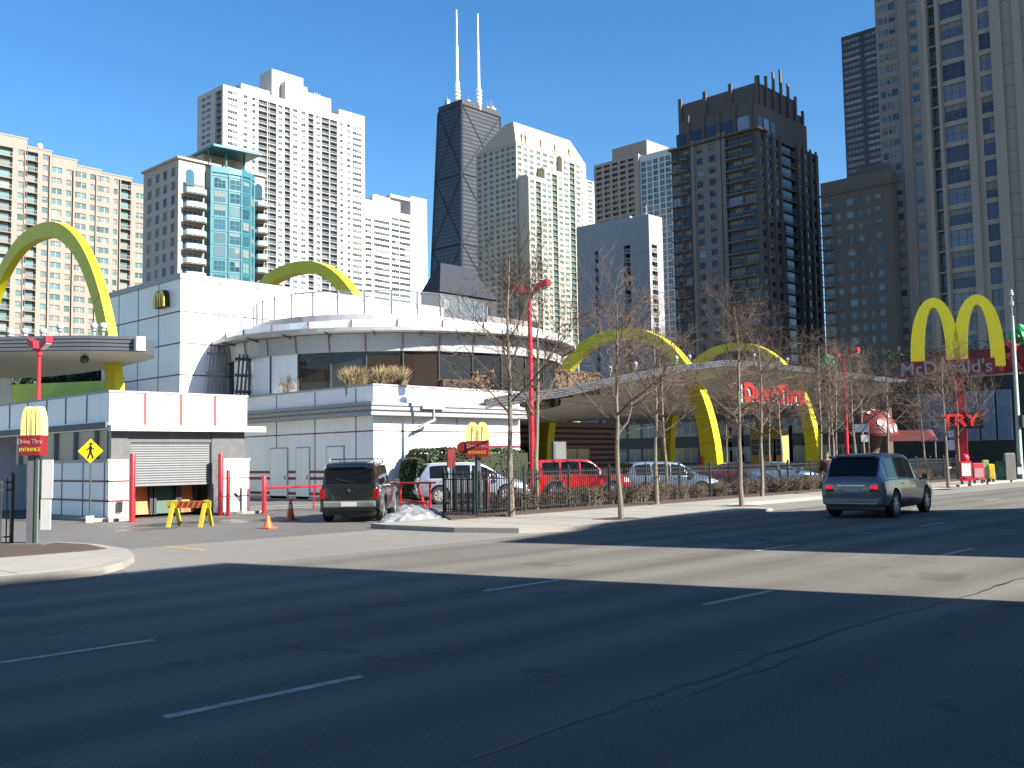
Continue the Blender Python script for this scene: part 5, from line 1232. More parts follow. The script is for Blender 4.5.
def trees():
    bark = mat('bare_bark', (.20,.165,.125), .9, var=.35, scale=9, bump=.8); twig = mat('bare_twig', (.18,.12,.085), .9, var=.25, scale=3)
    protos = []
    for sd, h, s, bu in ((1, 8.4, 2.9, .92), (2, 7.4, 2.75, .88), (3, 7.0, 3.0, .92), (4, 8.0, 2.8, .88)):
        T, B = bare_tree_meshes(sd, h, s, bu); protos.append((T.mesh('trunk', bark), B.mesh('branches', twig), h))
    # (base point, height, prototype, label)
    L = [(G(511.5,516,.15),8.6,0,'slim bare tree just left of the tall red lamp post'), (G(536.5,510,.15),8.1,1,'bare tree with pale trunk just right of the tall red lamp post'),
         (G(621.5,519,.13),6.6,2,'bare tree in the pavement pit nearest the camera'), (G(657,504,.15),7.4,3,'bare tree leaning over the shrubs behind the fence left of the front arch leg'),
         (G(668,497,.15),7.0,1,'thin bare tree close to the front arch leg'),
         (G(742,506,.13),7.4,0,'bare tree at the corner of the kerb extension'), (G(762,496,.15),7.2,2,'bare tree between the two arch legs'),
         (G(822,489,.15),7.6,3,'tall thin bare tree left of the person'), ((49.5,24.0),7.2,1,'bare tree beside the far red lamp post'),
         (G(948,487,.13),7.0,0,'bare tree on the pavement between the moving car and the newspaper boxes'), ((63.5,23.0),7.2,2,'bare tree behind the yellow newspaper box'),
         ((52.8,24.6),7.6,3,'dense bare tree left of the arches pylon'), ((58.6,25.2),7.8,0,'bare tree with reddish twigs under the pylon'),
         ((61.8,24.4),6.4,1,'small forked bare tree behind the newspaper boxes'),
         ((55.0,27.0),8.0,2,'tall bare tree in front of the domed awning'), ((68.0,31.0),9,3,'far bare tree near the theme restaurant'), ((66,38),9.5,0,'far bare tree behind the canopy end'), ((78,44),9,1,'farthest bare tree beyond the canopy'),
         ((74,36.5),9,2,'bare tree beyond the domed awning'), ((60,33),8.6,3,'bare tree at the back of the lot near the person'), ((84,52),8,0,'bare tree in front of the yellow shop'), ((92,57),8,2,'bare tree left of the yellow shop')]
    rnd = random.Random(9)
    for (x, y, *_z), h, k, lb in L:
        t, b, hh = protos[k]; s = h/hh
        r = thing('bare_tree', lb, 'tree', (x, y, .1), rnd.uniform(0, 6.28), 'bare street trees'); r.scale = (s*rnd.uniform(.92, 1.08), s, s)
        for nm, me in (('trunk', t), ('branches', b)): o = bpy.data.objects.new(nm, me); C.objects.link(o); o.parent = r
def shrubs():
    tw = mat('dry_twig', (.24,.18,.12), .9, var=.3, scale=5); lf = mat('dry_leaf', (.20,.145,.08), .9, var=.35, scale=7)
    def clump(seed, w, d, h, n):
        rnd = random.Random(seed); m = MB()
        for i in range(n):
            x, y = rnd.uniform(-w, w)*.6, rnd.uniform(-d, d)*.6; a = rnd.uniform(0, 6.28); e = rnd.uniform(.0, .5)
            L = h*rnd.uniform(.75, 1.08); p = Vector((x, y, 0)); q = [p.copy()]; dv = Vector((math.cos(a)*e, math.sin(a)*e, 1)).normalized()
            for k in range(3): dv = (dv+Vector((rnd.gauss(0,.2), rnd.gauss(0,.2), .1))).normalized(); p = p+dv*L/3; q.append(p.copy())
            m.path(q, [.011,.009,.007,.004], 3, cap=False)
            for k in range(5):
                f = rnd.uniform(.25, 1); b = q[min(2, int(f*3))].lerp(q[min(3, int(f*3)+1)], f*3-int(f*3)) if f < 1 else q[3]
                g = Vector((rnd.gauss(0,1), rnd.gauss(0,1), rnd.gauss(.3,.6))).normalized(); m.path([b, b+g*h*.16, b+g*h*.26+Vector((0,0,.04))], [.006,.005,.003], 3, cap=False)
                c = b+g*h*.2; s = .022; m.add([c+Vector((rnd.gauss(0,s),rnd.gauss(0,s),rnd.gauss(0,s))) for _ in range(3)], [(0,1,2)], 1)
        return m
    ms = [clump(s, .62, .4, .8, 85).mesh('stems', [tw, lf]) for s in (1, 2, 3)]
    xs = []
    x = 23.0; i = 0
    rnd = random.Random(4)
    names = ['beside the fence corner', 'in front of the silver car bonnet', 'below the tall red lamp post', 'in front of the red car rear wheel', 'in front of the red car door', 'in front of the red car front wheel', 'just right of the pavement tree', 'left of the leaning tree', 'beside the thin tree', 'under the front arch leg', 'right of the front arch leg', 'left of the kerb tree', 'right of the kerb tree', 'between the arch legs', 'in front of the blue parked car', 'under the second arch leg', 'just left of the person', 'behind the person', 'behind the moving car roof', 'right of the moving car', 'below the domed awning', 'left of the pavement tree by the boxes', 'near the pylon foot', 'beside the red newspaper box']
    while x < 63 and i < len(names):
        y = 22.9+rnd.uniform(-.12, .12); 
        r = thing('dormant_shrub', 'leafless brown shrub '+names[i], 'shrub', (x, y-.15+.01*(x-22), .15), rnd.uniform(-.2, .2)+(math.pi if rnd.random() < .5 else 0), 'clipped leafless shrubs along the fence'); s = rnd.uniform(.8, 1.12); r.scale = (s*1.15, s, s*.82)
        o = bpy.data.objects.new('stems', ms[i % 3]); C.objects.link(o); o.parent = r
        x += rnd.uniform(1.05, 1.35)*(1+.028*i); i += 1
    # clipped green hedge at the south wall
    def leafball(boxes, n, s, seed, mm, name, r):
        rnd = random.Random(seed); m = MB()
        for i in range(n):
            bx = rnd.choice(boxes); (x0,x1,y0,y1,z0,z1) = bx
            # leaves gather near the outer skin of the crown, with lumps
            u = [rnd.uniform(-1, 1) for _ in range(3)]; k = rnd.randrange(3); u[k] = math.copysign(rnd.uniform(.75, 1.0)**.5, u[k])
            c = Vector(((x0+x1)/2+u[0]*(x1-x0)/2, (y0+y1)/2+u[1]*(y1-y0)/2, (z0+z1)/2+u[2]*(z1-z0)/2))
            l = .8+.35*math.sin(c.x*3.1+c.z*2)*math.cos(c.y*2.7+c.z*3.3); ctr = Vector(((x0+x1)/2, (y0+y1)/2, (z0+z1)/2)); rr = (c-ctr).length; mx = Vector(((x1-x0)/2,(y1-y0)/2,(z1-z0)/2)).length
            c = ctr+(c-ctr)*(.88+.14*l-.14*(rr/mx)**4)
            a, b = Vector((rnd.gauss(0,1),rnd.gauss(0,1),rnd.gauss(0,1))).normalized()*s*rnd.uniform(.6,1.3), Vector((rnd.gauss(0,1),rnd.gauss(0,1),rnd.gauss(0,1))).normalized()*s*rnd.uniform(.3,.7)
            m.add([c-a, c+b, c+a, c-b], [(0,1,2,3)])
        return m.build(name, mm, r)
    hg = mat('hedge_leaf', (.06,.085,.03), .6, var=.4, scale=4, var2=.25, scale2=1)
    r = thing('green_hedge', 'clipped evergreen hedge against the sunlit white wall', 'hedge', (32.5, 35.3, 0))
    leafball([(30.3,33.2,34.3,36.2,.1,2.45),(32.6,37.2,34.5,36.2,.1,2.4),(29.9,30.8,34.6,36.0,.1,2.0)], 26000, .085, 1, hg, 'foliage', r)
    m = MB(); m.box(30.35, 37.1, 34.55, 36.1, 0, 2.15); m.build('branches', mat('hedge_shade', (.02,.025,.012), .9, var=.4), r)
    # tan grasses and brown hedge up on the terrace
    gm = mat('straw_grass', (.50,.38,.20), .8, var=.3, scale=5)
    def grass(seed):
        rnd = random.Random(seed); m = MB()
        for i in range(190):
            a = rnd.uniform(0, 6.28); r0 = rnd.uniform(0, .25); e = rnd.uniform(.05, .8); L = rnd.uniform(.6, 1.5); p = Vector((math.cos(a)*r0, math.sin(a)*r0, 0)); q = [p]
            for k in range(4): p = p+Vector((math.cos(a)*e*(.2+.3*k), math.sin(a)*e*(.2+.3*k), 1-.1*k)).normalized()*L/4; q.append(p)
            s = Vector((-math.sin(a), math.cos(a), 0))*.008
            for k in range(4): m.add([q[k]-s, q[k]+s, q[k+1]+s*.8, q[k+1]-s*.8], [(0,1,2,3)])
            m.path([q[3], q[4]], [.018, .006], 3, cap=False)
        return m.mesh('blades', gm)
    gs = [grass(1), grass(2)]
    k = 0
    for q, nm in ((287, 'near the blue window at left'), (296, 'beside the leftmost terrace window'), (349, 'left end of the main clump'), (355, 'second in the main clump'), (362, 'below the round canopy'), (382, 'behind the parapet corner'), (389, 'just right of the parapet corner'), (396, 'in the middle of the parapet clump'), (403, 'at the right of the parapet clump')):
        if q < 300: P = atD(q, 384, 52.5)
        else: P = atD(q, 384, 47.6)
        r = thing('ornamental_grass', 'straw coloured ornamental grass on the terrace, '+nm, 'grass tuft', (P.x, max(P.y, 36.95), 5.0), k*1.3, 'straw coloured grasses on the terrace'); r.scale = (.85, .85, 1.0); o = bpy.data.objects.new('blades', gs[k % 2]); C.objects.link(o); o.parent = r; k += 1
    bh = mat('dry_hedge', (.36,.24,.14), .85, var=.35, scale=4, var2=.2)
    r = thing('dry_hedge', 'long straw brown hedge on the terrace behind the nearest canopy arch', 'hedge', (44, 37, 5))
    leafball([(36.2,41,37.6,38.9,5.0,6.6),(40.5,46,38.8,40.2,5.9,7.1),(45.5,50.5,40.2,41.8,6.3,7.3)], 9000, .09, 2, bh, 'foliage', r)
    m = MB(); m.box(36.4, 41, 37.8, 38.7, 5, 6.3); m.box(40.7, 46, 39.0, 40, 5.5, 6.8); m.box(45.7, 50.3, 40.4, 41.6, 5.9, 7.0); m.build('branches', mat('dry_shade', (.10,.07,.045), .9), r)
    r = thing('low_bush', 'grey brown bush on the terrace in front of the dark windows', 'bush', (34.5, 37.8, 5.0)); leafball([(33.3,36.4,36.8,37.3,5.0,5.9)], 2600, .07, 3, mat('grey_brown_leaf', (.17,.11,.08), .85, var=.3), 'foliage', r)
    # left canopy: wall and bushes stand in for reflections and parked cars
    r = thing('reflection_wall', 'lime green low wall standing in for reflections under the left canopy', 'wall', (12, 60, 0)); m = MB(); a = atD(8, 400, 62); b = atD(104, 400, 58)
    za, zb = atD(50, 398, 60).z, atD(50, 386, 60).z
    m.prism([(a.x,a.y),(b.x,b.y),(b.x+.3,b.y+.4),(a.x+.3,a.y+.4)], 0, [za+1, zb+.1, zb+.1, za+1]); m.build('wall', mat('lime_green', (.20,.27,.06), .7, var=.25, scale=.6), r)
    dg = mat('dark_reflection', (.04,.065,.045), .7, var=.4, scale=2)
    for q, lb in ((30, 'dark bush standing in for reflections and cars at far left under the canopy'), (52, 'dark bush standing in for reflections and cars in the middle under the left canopy'), (72, 'dark bush standing in for reflections and cars right of the red lamp post'), (92, 'dark bush standing in for reflections and cars nearest the tall white block')):
        P = atD(q, 380, 64); zc = P.z; r = thing('reflection_bush', lb, 'bush', (P.x, P.y, 0), 0, 'dark bushes in place of reflections under the left canopy'); leafball([(P.x-1.8,P.x+1.8,P.y-1.5,P.y+1.5,zc-2.2,zc+2.2)], 1500, .3, q, dg, 'foliage', r); m = MB(); m.tube((P.x,P.y,0),(P.x,P.y,zc),.2); m.sphere((P.x,P.y,zc),1.4); m.build('trunk', mat('dark_shade', (.012,.015,.012), .9), r)
    r = thing('white_panel_wall', 'white slanted wall end at far left above the service building', 'wall', tuple(atD(3, 395, 50).xy)+(0,)); m = MB(); a = atD(-6, 395, 50); b = atD(13, 395, 50); c = atD(7, 378, 50); m.hexa([(a.x,a.y,3),(b.x,b.y,3),(b.x+.3,b.y+.3,3),(a.x+.3,a.y+.3,3)], [(a.x,a.y,c.z),(c.x,c.y,c.z),(c.x+.3,c.y+.3,c.z),(a.x+.3,a.y+.3,c.z)]); m.build('wall', MATS['white_panel'], r)

def fences():
    BK = mat('fence_black', (.014,.014,.016), .45)
    def fence(pts, h, label, gap=.115, z=.12):
        p = [Vector((*q, 0)) for q in pts]; r = thing('iron_fence', label, 'fence', (p[0].x, p[0].y, 0))
        rails, pk, posts = MB(), MB(), []
        for a, b in zip(p, p[1:]):
            d = (b-a); L = d.length; d.normalize(); n = max(1, round(L/gap)); nn = Vector((-d.y, d.x, 0))*.012
            for zz in (z+.15, z+h-.22, z+h-.05): rails.hexa([a-nn+Vector((0,0,zz)), b-nn+Vector((0,0,zz)), b+nn+Vector((0,0,zz)), a+nn+Vector((0,0,zz))], [a-nn+Vector((0,0,zz+.035)), b-nn+Vector((0,0,zz+.035)), b+nn+Vector((0,0,zz+.035)), a+nn+Vector((0,0,zz+.035))])
            for i in range(n+1):
                q = a+d*L*i/n; pk.box(q.x-.012, q.x+.012, q.y-.012, q.y+.012, z, z+h+.06)
            k = max(1, round(L/2.4))
            for i in range(k+1): posts.append(a+d*L*i/k)
        rails.build('rails', BK, r); pk.build('pickets', BK, r)
        seen = []
        for q in posts:
            if any((q-s).length < .1 for s in seen): continue
            seen.append(q); m = MB(); m.box(q.x-.035, q.x+.035, q.y-.035, q.y+.035, 0, z+h+.14); m.lathe([(.045, z+h+.14),(.001, z+h+.22)], (q.x, q.y, 0), 4); m.build('post', BK, r)
    fence([(21.7,23.9),(21.55,22.35),(66,24.0)], 1.32, 'long black iron fence in front of the drive-through lane')
    fence([(22.6,24.4),(22.35,22.6)], 1.3, 'short black iron fence panel doubled behind the fence corner', gap=.09)
    fence([(8.55,23.9),(-6,24.1)], 1.42, 'short black iron fence at the far left edge')
    # steel gate box and post at the corner
    m = MB(); p = Vector((21.4, 22.1, 0)); r = thing('green_post', 'thin dark green post standing at the fence corner', 'post', p); m.tube((p.x,p.y,0),(p.x,p.y,2.0),.035); m.build('post_tube', MATS['dark_green_metal'], r)

def street_bits():
    RP = mat('bollard_red', (.62,.015,.025), .38, var=.06); GRN = MATS['dark_green_metal']
    def bollard(px, yb, yt, rad, label, sleeve=True):
        p = G(px, yb); D = p.dot(F0); h = atD(px, yt, D).z
        r = thing('bollard', label, 'bollard', (p.x, p.y, 0), 0, 'red bollards'); m = MB(); m.lathe([(rad, 0), (rad, h-.05), (rad*.8, h-.015), (.001, h)], n=14); m.build('post', RP, r, world=False, smooth='auto')
        m = MB(); m.lathe([(rad*1.04, h*.62), (rad*1.04, h*.63)], n=14); m.lathe([(rad*1.6,0),(rad*1.6,.04)], n=14); m.build('collar', RP, r, world=False)
    bollard(132, 522, 453, .088, 'tall red bollard at the left of the roller shutter'); bollard(220.5, 515.5, 453, .088, 'tall red bollard at the right of the roller shutter')
    bollard(228, 515.5, 469.5, .072, 'shorter red bollard beside the right shutter bollard'); bollard(248.5, 513, 481, .05, 'thin red bollard at the corner of the service building')
    bollard(264, 513.5, 475.5, .085, 'red bollard standing alone where the red rail begins')
    bollard(487.5, 505, 476, .12, 'red bollard behind the black fence corner'); bollard(702, 478, 456, .13, 'red bollard beside the front arch leg')
    # red rail from the lone bollard to the wall, and the swing gate
    m = MB(); a = G(264, 513); za = .92; b = atD(500, 487, 47); r = thing('red_rail', 'long low red pipe rail running right from the lone bollard', 'rail', (a.x, a.y, 0))
    e = Vector((27.6, 33.6, 0)); m.tube((a.x,a.y,za),(e.x,e.y,za),.045); m.build('pipe', RP, r)
    for t in (.35, .7, 1.0): m = MB(); q = Vector((a.x,a.y,0)).lerp(e, t); m.tube((q.x,q.y,0),(q.x,q.y,za),.03); m.build('support', RP, r)
    g0 = atD(388, 499, 38); r = thing('red_gate', 'red pipe swing gate frame in front of the silver car', 'gate', (g0.x, g0.y, 0)); m = MB()
    A0, A1 = atD(388, 483.5, 38), atD(436, 482.5, 36.5); B0, B1 = atD(392, 499, 38), atD(428, 503, 36.8)
    m.tube(A0, A1, .04); m.build('top_rail', RP, r); m = MB(); m.tube(B0, B1, .045); m.tube(A0-Vector((0,0,.25)), B0+Vector((.2,0,.05)), .03); m.build('bottom_rail', RP, r)
    for q in (A0, A0.lerp(A1, .27), A1.lerp(A0, .12)): m = MB(); m.tube(q, (q.x,q.y,.05), .04); m.build('upright', RP, r)
    m = MB(); q = A0.lerp(A1, .62); m.tube(q, (q.x+.2,q.y-.2,.1), .05); m.build('upright', RP, r)
    # cones
    OC = mat('cone_orange', (.85,.12,.015), .45); 
    def cone(px, yb, yt, label, band):
        p = G(px, yb); h = atD(px, yt, p.dot(F0)).z; r = thing('traffic_cone', label, 'traffic cone', (p.x, p.y, .006), .3, 'traffic cones in the driveway')
        m = MB(); m.box(-.18,.18,-.18,.18,0,.03); m.build('base', OC, r, world=False); m = MB(); m.lathe([(.135,.03),(.03,h),(.001,h+.004)], n=18); m.build('body', OC, r, world=False, smooth='auto')
        if band: m = MB(); R_ = lambda z: .139-(.105)*(z-.03)/(h-.03); m.lathe([(R_(h*.52),h*.52),(R_(h*.72),h*.72)], n=18); m.build('band', MATS['board_white'], r, world=False)
    cone(268, 528.5, 515.5, 'short plain orange traffic cone nearer the camera', False); cone(290.5, 520, 498, 'taller orange traffic cone with a white band', True)
    # A-frame barricade
    a, b = G(174, 526.5), G(206, 526.5); c = (a+b)/2; r = thing('sawhorse_barricade', 'yellow sawhorse barricade with a red and white plank before the shutter', 'barricade', (c.x, c.y, 0), math.atan2(b.y-a.y, b.x-a.x)+.0)
    YL = mat('sawhorse_yellow', (.62,.50,.03), .5, var=.1); L = (b-a).length/2+.02
    for s in (-1, 1):
        for t in (-1, 1): m = MB(); x = s*L*.96; m.hexa([(x-.06,t*.32-.03,0),(x+.06,t*.32-.03,0),(x+.06,t*.32+.03,0),(x-.06,t*.32+.03,0)], [(x-.06+.0,t*.03-.03,.78),(x+.06,t*.03-.03,.78),(x+.06,t*.03+.03,.78),(x-.06,t*.03+.03,.78)]); m.build('leg', YL, r, world=False)
    m = MB(); m.box(-L-.18, L+.18, -.09, -.06, .55, .76, 0)
    for k in range(5): x = -L+.15+k*(2*L-.2)/5; m.hexa([(x,-.094,.56),(x+.14,-.094,.56),(x+.14,-.091,.56),(x,-.091,.56)], [(x+.1,-.094,.75),(x+.24,-.094,.75),(x+.24,-.091,.75),(x+.1,-.091,.75)], 1)
    m.build('plank', [YL, mat('plank_red', (.30,.02,.025), .5)], r, world=False)
    # red twin-head lamp posts
    RL = mat('lamp_red', (.58,.02,.035), .4)
    def lamp(x, y, h, rz, label, rad=.09, hs=1.0):
        r = thing('twin_lamp_post', label, 'lamp post', (x, y, 0), rz, 'red lamp posts with two box heads')
        m = MB(); m.box(-.3*hs,.3*hs,-.3*hs,.3*hs,0,.75); m.build('base', RP, r, world=False); m = MB(); m.lathe([(rad*1.2,.75),(rad*.85,h-.3),(rad*1.6,h-.3),(rad*1.6,h-.05)], n=12); m.build('pole', RL, r, world=False, smooth='auto')
        for s in (-1, 1):
            m = MB(); m.tube((0,0,h-.2), (s*.45*hs,0,h+.0), .05); m.build('arm', RL, r, world=False)
            m = MB(); m.hexa([(s*.32*hs,-.28*hs,h-.08+.0),(s*1.12*hs,-.28*hs,h+.18),(s*1.12*hs,.28*hs,h+.18),(s*.32*hs,.28*hs,h-.08)], [(s*.3*hs,-.28*hs,h+.22),(s*1.1*hs,-.28*hs,h+.46),(s*1.1*hs,.28*hs,h+.46),(s*.3*hs,.28*hs,h+.22)]); hd = m.build('lamp_head', RL, r, world=False, bevel=.02)
            m = MB(); m.hexa([(s*.4*hs,-.22*hs,h-.09),(s*1.05*hs,-.22*hs,h+.13),(s*1.05*hs,.22*hs,h+.13),(s*.4*hs,.22*hs,h-.09)],[(s*.4*hs,-.22*hs,h-.07),(s*1.05*hs,-.22*hs,h+.15),(s*1.05*hs,.22*hs,h+.15),(s*.4*hs,.22*hs,h-.07)]); m.build('lens', mat('lens_grey', (.45,.42,.38), .3), hd, world=False)
    P = atD(529.5, 300, 44); zh = atD(526, 291, 44).z; lamp(P.x, P.y, zh, math.radians(-70), 'tallest red lamp post with two box heads, left of the red car', .11, .85)
    P = atD(38, 420, 40.5); lamp(P.x, P.y, atD(38, 348, 40.5).z, math.radians(-75), 'red lamp post with two box heads at far left behind the service building', .085, .55)
    P = atD(846, 420, 60); lamp(P.x, P.y, atD(843, 356, 60).z, math.radians(-82), 'red lamp post with two box heads beyond the moving car', .1, .85)
    # pale street lamp column on the right edge
    D = 62; P = atD(1020.5, 470, D); r = thing('steel_column', 'pale green tapering steel column at the right edge with a small black box', 'lamp post', (P.x, P.y, .12)); m = MB(); z1 = atD(1017, 316, D).z; m.lathe([(.26,0),(.26,.35),(.17,.4),(.085,z1-.12),(.05,z1-.12)], n=14); m.build('column', mat('pale_green_metal', (.34,.42,.36), .45), r, world=False, smooth='auto')
    m = MB(); zb = atD(1020, 422, D).z; m.box(-.3,.45,-.35,-.15,zb-.45,zb+.3); m.build('control_box', MATS['black_plastic'], r, world=False)
    m = MB(); m.lathe([(.03,z1-.12),(.03,z1+.5),(.12,z1+.55),(.12,z1+.8),(.05,z1+.85),(.05,z1+1.1),(.14,z1+1.2),(.1,z1+1.5),(.001,z1+1.6)], n=8); m.build('finial', MATS['grey_metal'], r, world=False)
    # newspaper boxes
    def nbox(px, yb, yt, w, col, label, name='newspaper_box', dome=False, front=None, grp='newspaper boxes on the pavement', dep=.42):
        p = G(px, yb, .134); D = p.dot(F0); h = atD(px, yt, D).z-.134; r = thing(name, label, 'newspaper box' if name == 'newspaper_box' else 'bin' if 'bin' in name else 'box', (p.x, p.y, .134), -math.radians(58), grp)
        cm = mat('box_'+'_'.join(str(int(c*100)) for c in col), col, .4)
        b = MB(); z0 = .18 if name == 'newspaper_box' else 0
        b.box(-w/2, w/2, -dep/2, dep/2, z0, h*(.82 if dome else .96)); 
        if not dome: b.hexa([(-w/2,-dep/2,h*.96),(w/2,-dep/2,h*.96),(w/2,dep/2,h*.96),(-w/2,dep/2,h*.96)], [(-w/2+.02,-dep/2+.1,h),(w/2-.02,-dep/2+.1,h),(w/2-.02,dep/2,h),(-w/2+.02,dep/2,h)])
        b.build('body', cm, r, world=False, bevel=.015)
        if z0:
            for sx in (-1, 1): m = MB(); m.box(sx*w*.35-.04, sx*w*.35+.04, -.15, .15, 0, z0); m.build('leg', MATS['grey_post'], r, world=False)
        if dome: m = MB(); m.sphere((0,0,h*.93), w*.42, 16); m.build('globe_top', cm, r, world=False, smooth=True)
        if front:
            m = MB(); m.box(-w*.4, w*.4, -dep/2-.02, -dep/2-.002, h*.3, h*.75); f = m.build('door', mat('door_'+str(front), front, .35), r, world=False)
            m = MB(); m.box(-w*.15, w*.15, -dep/2-.05, -dep/2-.021, h*.25, h*.28); m.build('handle', MATS['grey_metal'], r, world=False)
            m = MB(); m.box(w/2+.002, w/2+.012, -dep*.35, dep*.35, h*.35, h*.7); m.build('side_panel', MATS['board_white'] if sum(front) > 1 else cm, r, world=False)
    nbox(966, 484.5, 456, .55, (.55,.02,.03), 'red and white newspaper box with a round red top', dome=True, front=(.7,.7,.68)); nbox(978.5, 483.5, 463, .55, (.60,.06,.08), 'plain red newspaper box second from the left', front=(.55,.3,.3)); nbox(986, 482, 460, .30, (.20,.36,.12), 'pale green newspaper box between the red and yellow ones', front=(.3,.4,.25)); nbox(991.5, 482, 464, .30, (.68,.45,.02), 'narrow yellow newspaper box', front=(.6,.42,.05))
    nbox(1002.5, 480, 461, .62, (.02,.10,.06), 'dark green litter bin right of the newspaper boxes', 'litter_bin', front=(.05,.16,.1), grp=None); nbox(1010.5, 480, 453, .55, (.20,.19,.18), 'tall grey cabinet behind the green litter bin', 'utility_cabinet', grp=None); nbox(1019, 479, 463, .3, (.03,.03,.035), 'small black box at the foot of the steel column', 'utility_cabinet', front=(.6,.6,.6), grp=None)
    # dirty snow heap: noisy mound
    rnd = random.Random(2)
    from mathutils import noise as nz
    def mound(cx, cy, rx, ry, h, m, sd):
        n = 34; vs = []; fs = []
        for i in range(n+1):
            for j in range(n+1):
                u, v = -1+2*i/n, -1+2*j/n; rr = math.hypot(u, v); k = max(0, 1-rr**2)
                q = Vector((cx+u*rx, cy+v*ry, sd)); z = h*k**.6*(.75+.9*nz.noise(q*1.1))+k**.4*.10*nz.noise(q*4)+k**.3*.05*nz.noise(q*11)
                vs.append((cx+u*rx+.08*nz.noise(q*3), cy+v*ry, max(-.02, z) if k > 0 else -.03))
        for i in range(n):
            for j in range(n): fs.append((i*(n+1)+j, (i+1)*(n+1)+j, (i+1)*(n+1)+j+1, i*(n+1)+j+1))
        m.add(vs, fs)
    m = MB(); mound(19.3, 22.9, 1.0, .75, .42, m, 1); mound(20.3, 23.55, .95, .8, .56, m, 3); mound(18.5, 22.4, .6, .45, .26, m, 6)
    sn = mat('dirty_snow', (.42,.42,.44), .8, var=.8, scale=5, var2=.22, scale2=9, bump=1)
    o = m.build('snow_heap', sn, None, smooth=True); tag(o, 'heap of dirty grey snow at the driveway edge beside the dark car', 'snow heap')

# ---------------------------------------------------------------- vehicles
def wheel(r, x, y, R_, w, side, spokes=5):
    T = MB(); s = side
    T.lathe([(R_*.62,-w/2),(R_*.93,-w/2),(R_,-w*.33),(R_,w*.33),(R_*.93,w/2),(R_*.62,w/2)], (0,0,0), 26, 'y', cap=False)
    o = T.build('wheel', mat('tyre_rubber', (.018,.018,.018), .8), r, world=False, smooth='auto'); o.location = (x, y, R_)
    m = MB(); m.lathe([(R_*.64,s*w*.1),(R_*.66,s*w*.47),(R_*.60,s*w*.47),(R_*.56,s*w*.28),(.01,s*w*.28)], (0,0,0), 26, 'y')
    for k in range(spokes):
        a = 2*math.pi*k/spokes; c, d = math.cos(a), math.sin(a); ww = R_*.09
        q = [(c*R_*.1-d*ww, d*R_*.1+c*ww), (c*R_*.1+d*ww, d*R_*.1-c*ww), (c*R_*.6+d*ww*.8, d*R_*.6-c*ww*.8), (c*R_*.6-d*ww*.8, d*R_*.6+c*ww*.8)]
        m.hexa([(p[0], s*w*.3, p[1]) for p in q], [(p[0], s*w*.44, p[1]) for p in q])
    m.lathe([(R_*.16,s*w*.3),(R_*.13,s*w*.47),(.01,s*w*.48)], (0,0,0), 12, 'y')
    rm = m.build('rim', mat('alloy_rim', (.42,.42,.43), .3, .5), o, world=False, smooth='auto')
STN = dict(
suv=[(-2.38,.42,.66,.76,.74,.90,.70,.62,1.00),(-2.34,.34,.80,.87,.83,.97,.79,.71,1.08),(-2.24,.30,.86,.92,.87,1.02,.83,.73,1.24),(-2.06,.27,.88,.95,.90,1.04,.85,.725,1.55),(-1.92,.26,.89,.96,.91,1.05,.86,.715,1.715),(-1.6,.25,.89,.96,.915,1.05,.865,.71,1.785),(-.6,.25,.89,.955,.92,1.04,.865,.71,1.80),(.1,.25,.89,.955,.92,1.02,.86,.70,1.775),(.5,.25,.89,.955,.92,1.0,.86,.68,1.69),(.95,.25,.89,.955,.915,.985,.85,.66,1.42),(1.4,.26,.89,.955,.90,.96,.84,.70,1.10),(1.75,.28,.88,.95,.88,.93,.80,.66,1.045),(2.1,.30,.86,.92,.82,.86,.72,.55,.96),(2.28,.32,.80,.86,.74,.78,.62,.45,.84),(2.38,.38,.66,.72,.62,.66,.5,.35,.70)],
boxy=[(-2.38,.42,.78,.85,.84,1.0,.80,.74,1.10),(-2.335,.34,.86,.91,.88,1.03,.85,.765,1.66),(-2.2,.30,.89,.94,.90,1.05,.865,.77,1.75),(-1.6,.28,.9,.95,.92,1.06,.87,.77,1.79),(-.5,.28,.9,.95,.92,1.06,.87,.77,1.80),(.2,.28,.9,.95,.92,1.05,.87,.76,1.78),(.5,.28,.9,.95,.92,1.04,.87,.74,1.68),(.85,.28,.9,.95,.92,1.03,.86,.73,1.40),(1.15,.28,.9,.95,.915,1.02,.86,.74,1.14),(1.7,.3,.9,.95,.90,1.0,.84,.72,1.10),(2.15,.32,.87,.92,.87,.95,.80,.68,1.05),(2.31,.34,.82,.87,.82,.88,.74,.6,.97),(2.38,.42,.74,.8,.74,.8,.64,.5,.86)],
sedan=[(-2.38,.42,.62,.74,.72,.80,.62,.5,.88),(-2.3,.32,.78,.86,.83,.88,.72,.6,.95),(-1.9,.26,.87,.93,.87,.93,.80,.63,1.0),(-1.5,.25,.89,.95,.90,.94,.83,.62,1.06),(-1.0,.24,.89,.95,.90,.94,.84,.60,1.33),(-.6,.24,.89,.95,.90,.94,.84,.60,1.43),(-.1,.24,.89,.95,.90,.93,.84,.60,1.45),(.3,.24,.89,.95,.90,.92,.84,.59,1.39),(.75,.24,.89,.95,.90,.91,.83,.58,1.13),(1.05,.25,.89,.95,.89,.89,.82,.62,1.0),(1.6,.26,.88,.93,.86,.85,.78,.6,.93),(2.1,.28,.84,.88,.78,.76,.68,.5,.83),(2.3,.30,.78,.82,.7,.68,.6,.42,.73),(2.38,.38,.62,.68,.6,.6,.5,.34,.64)])
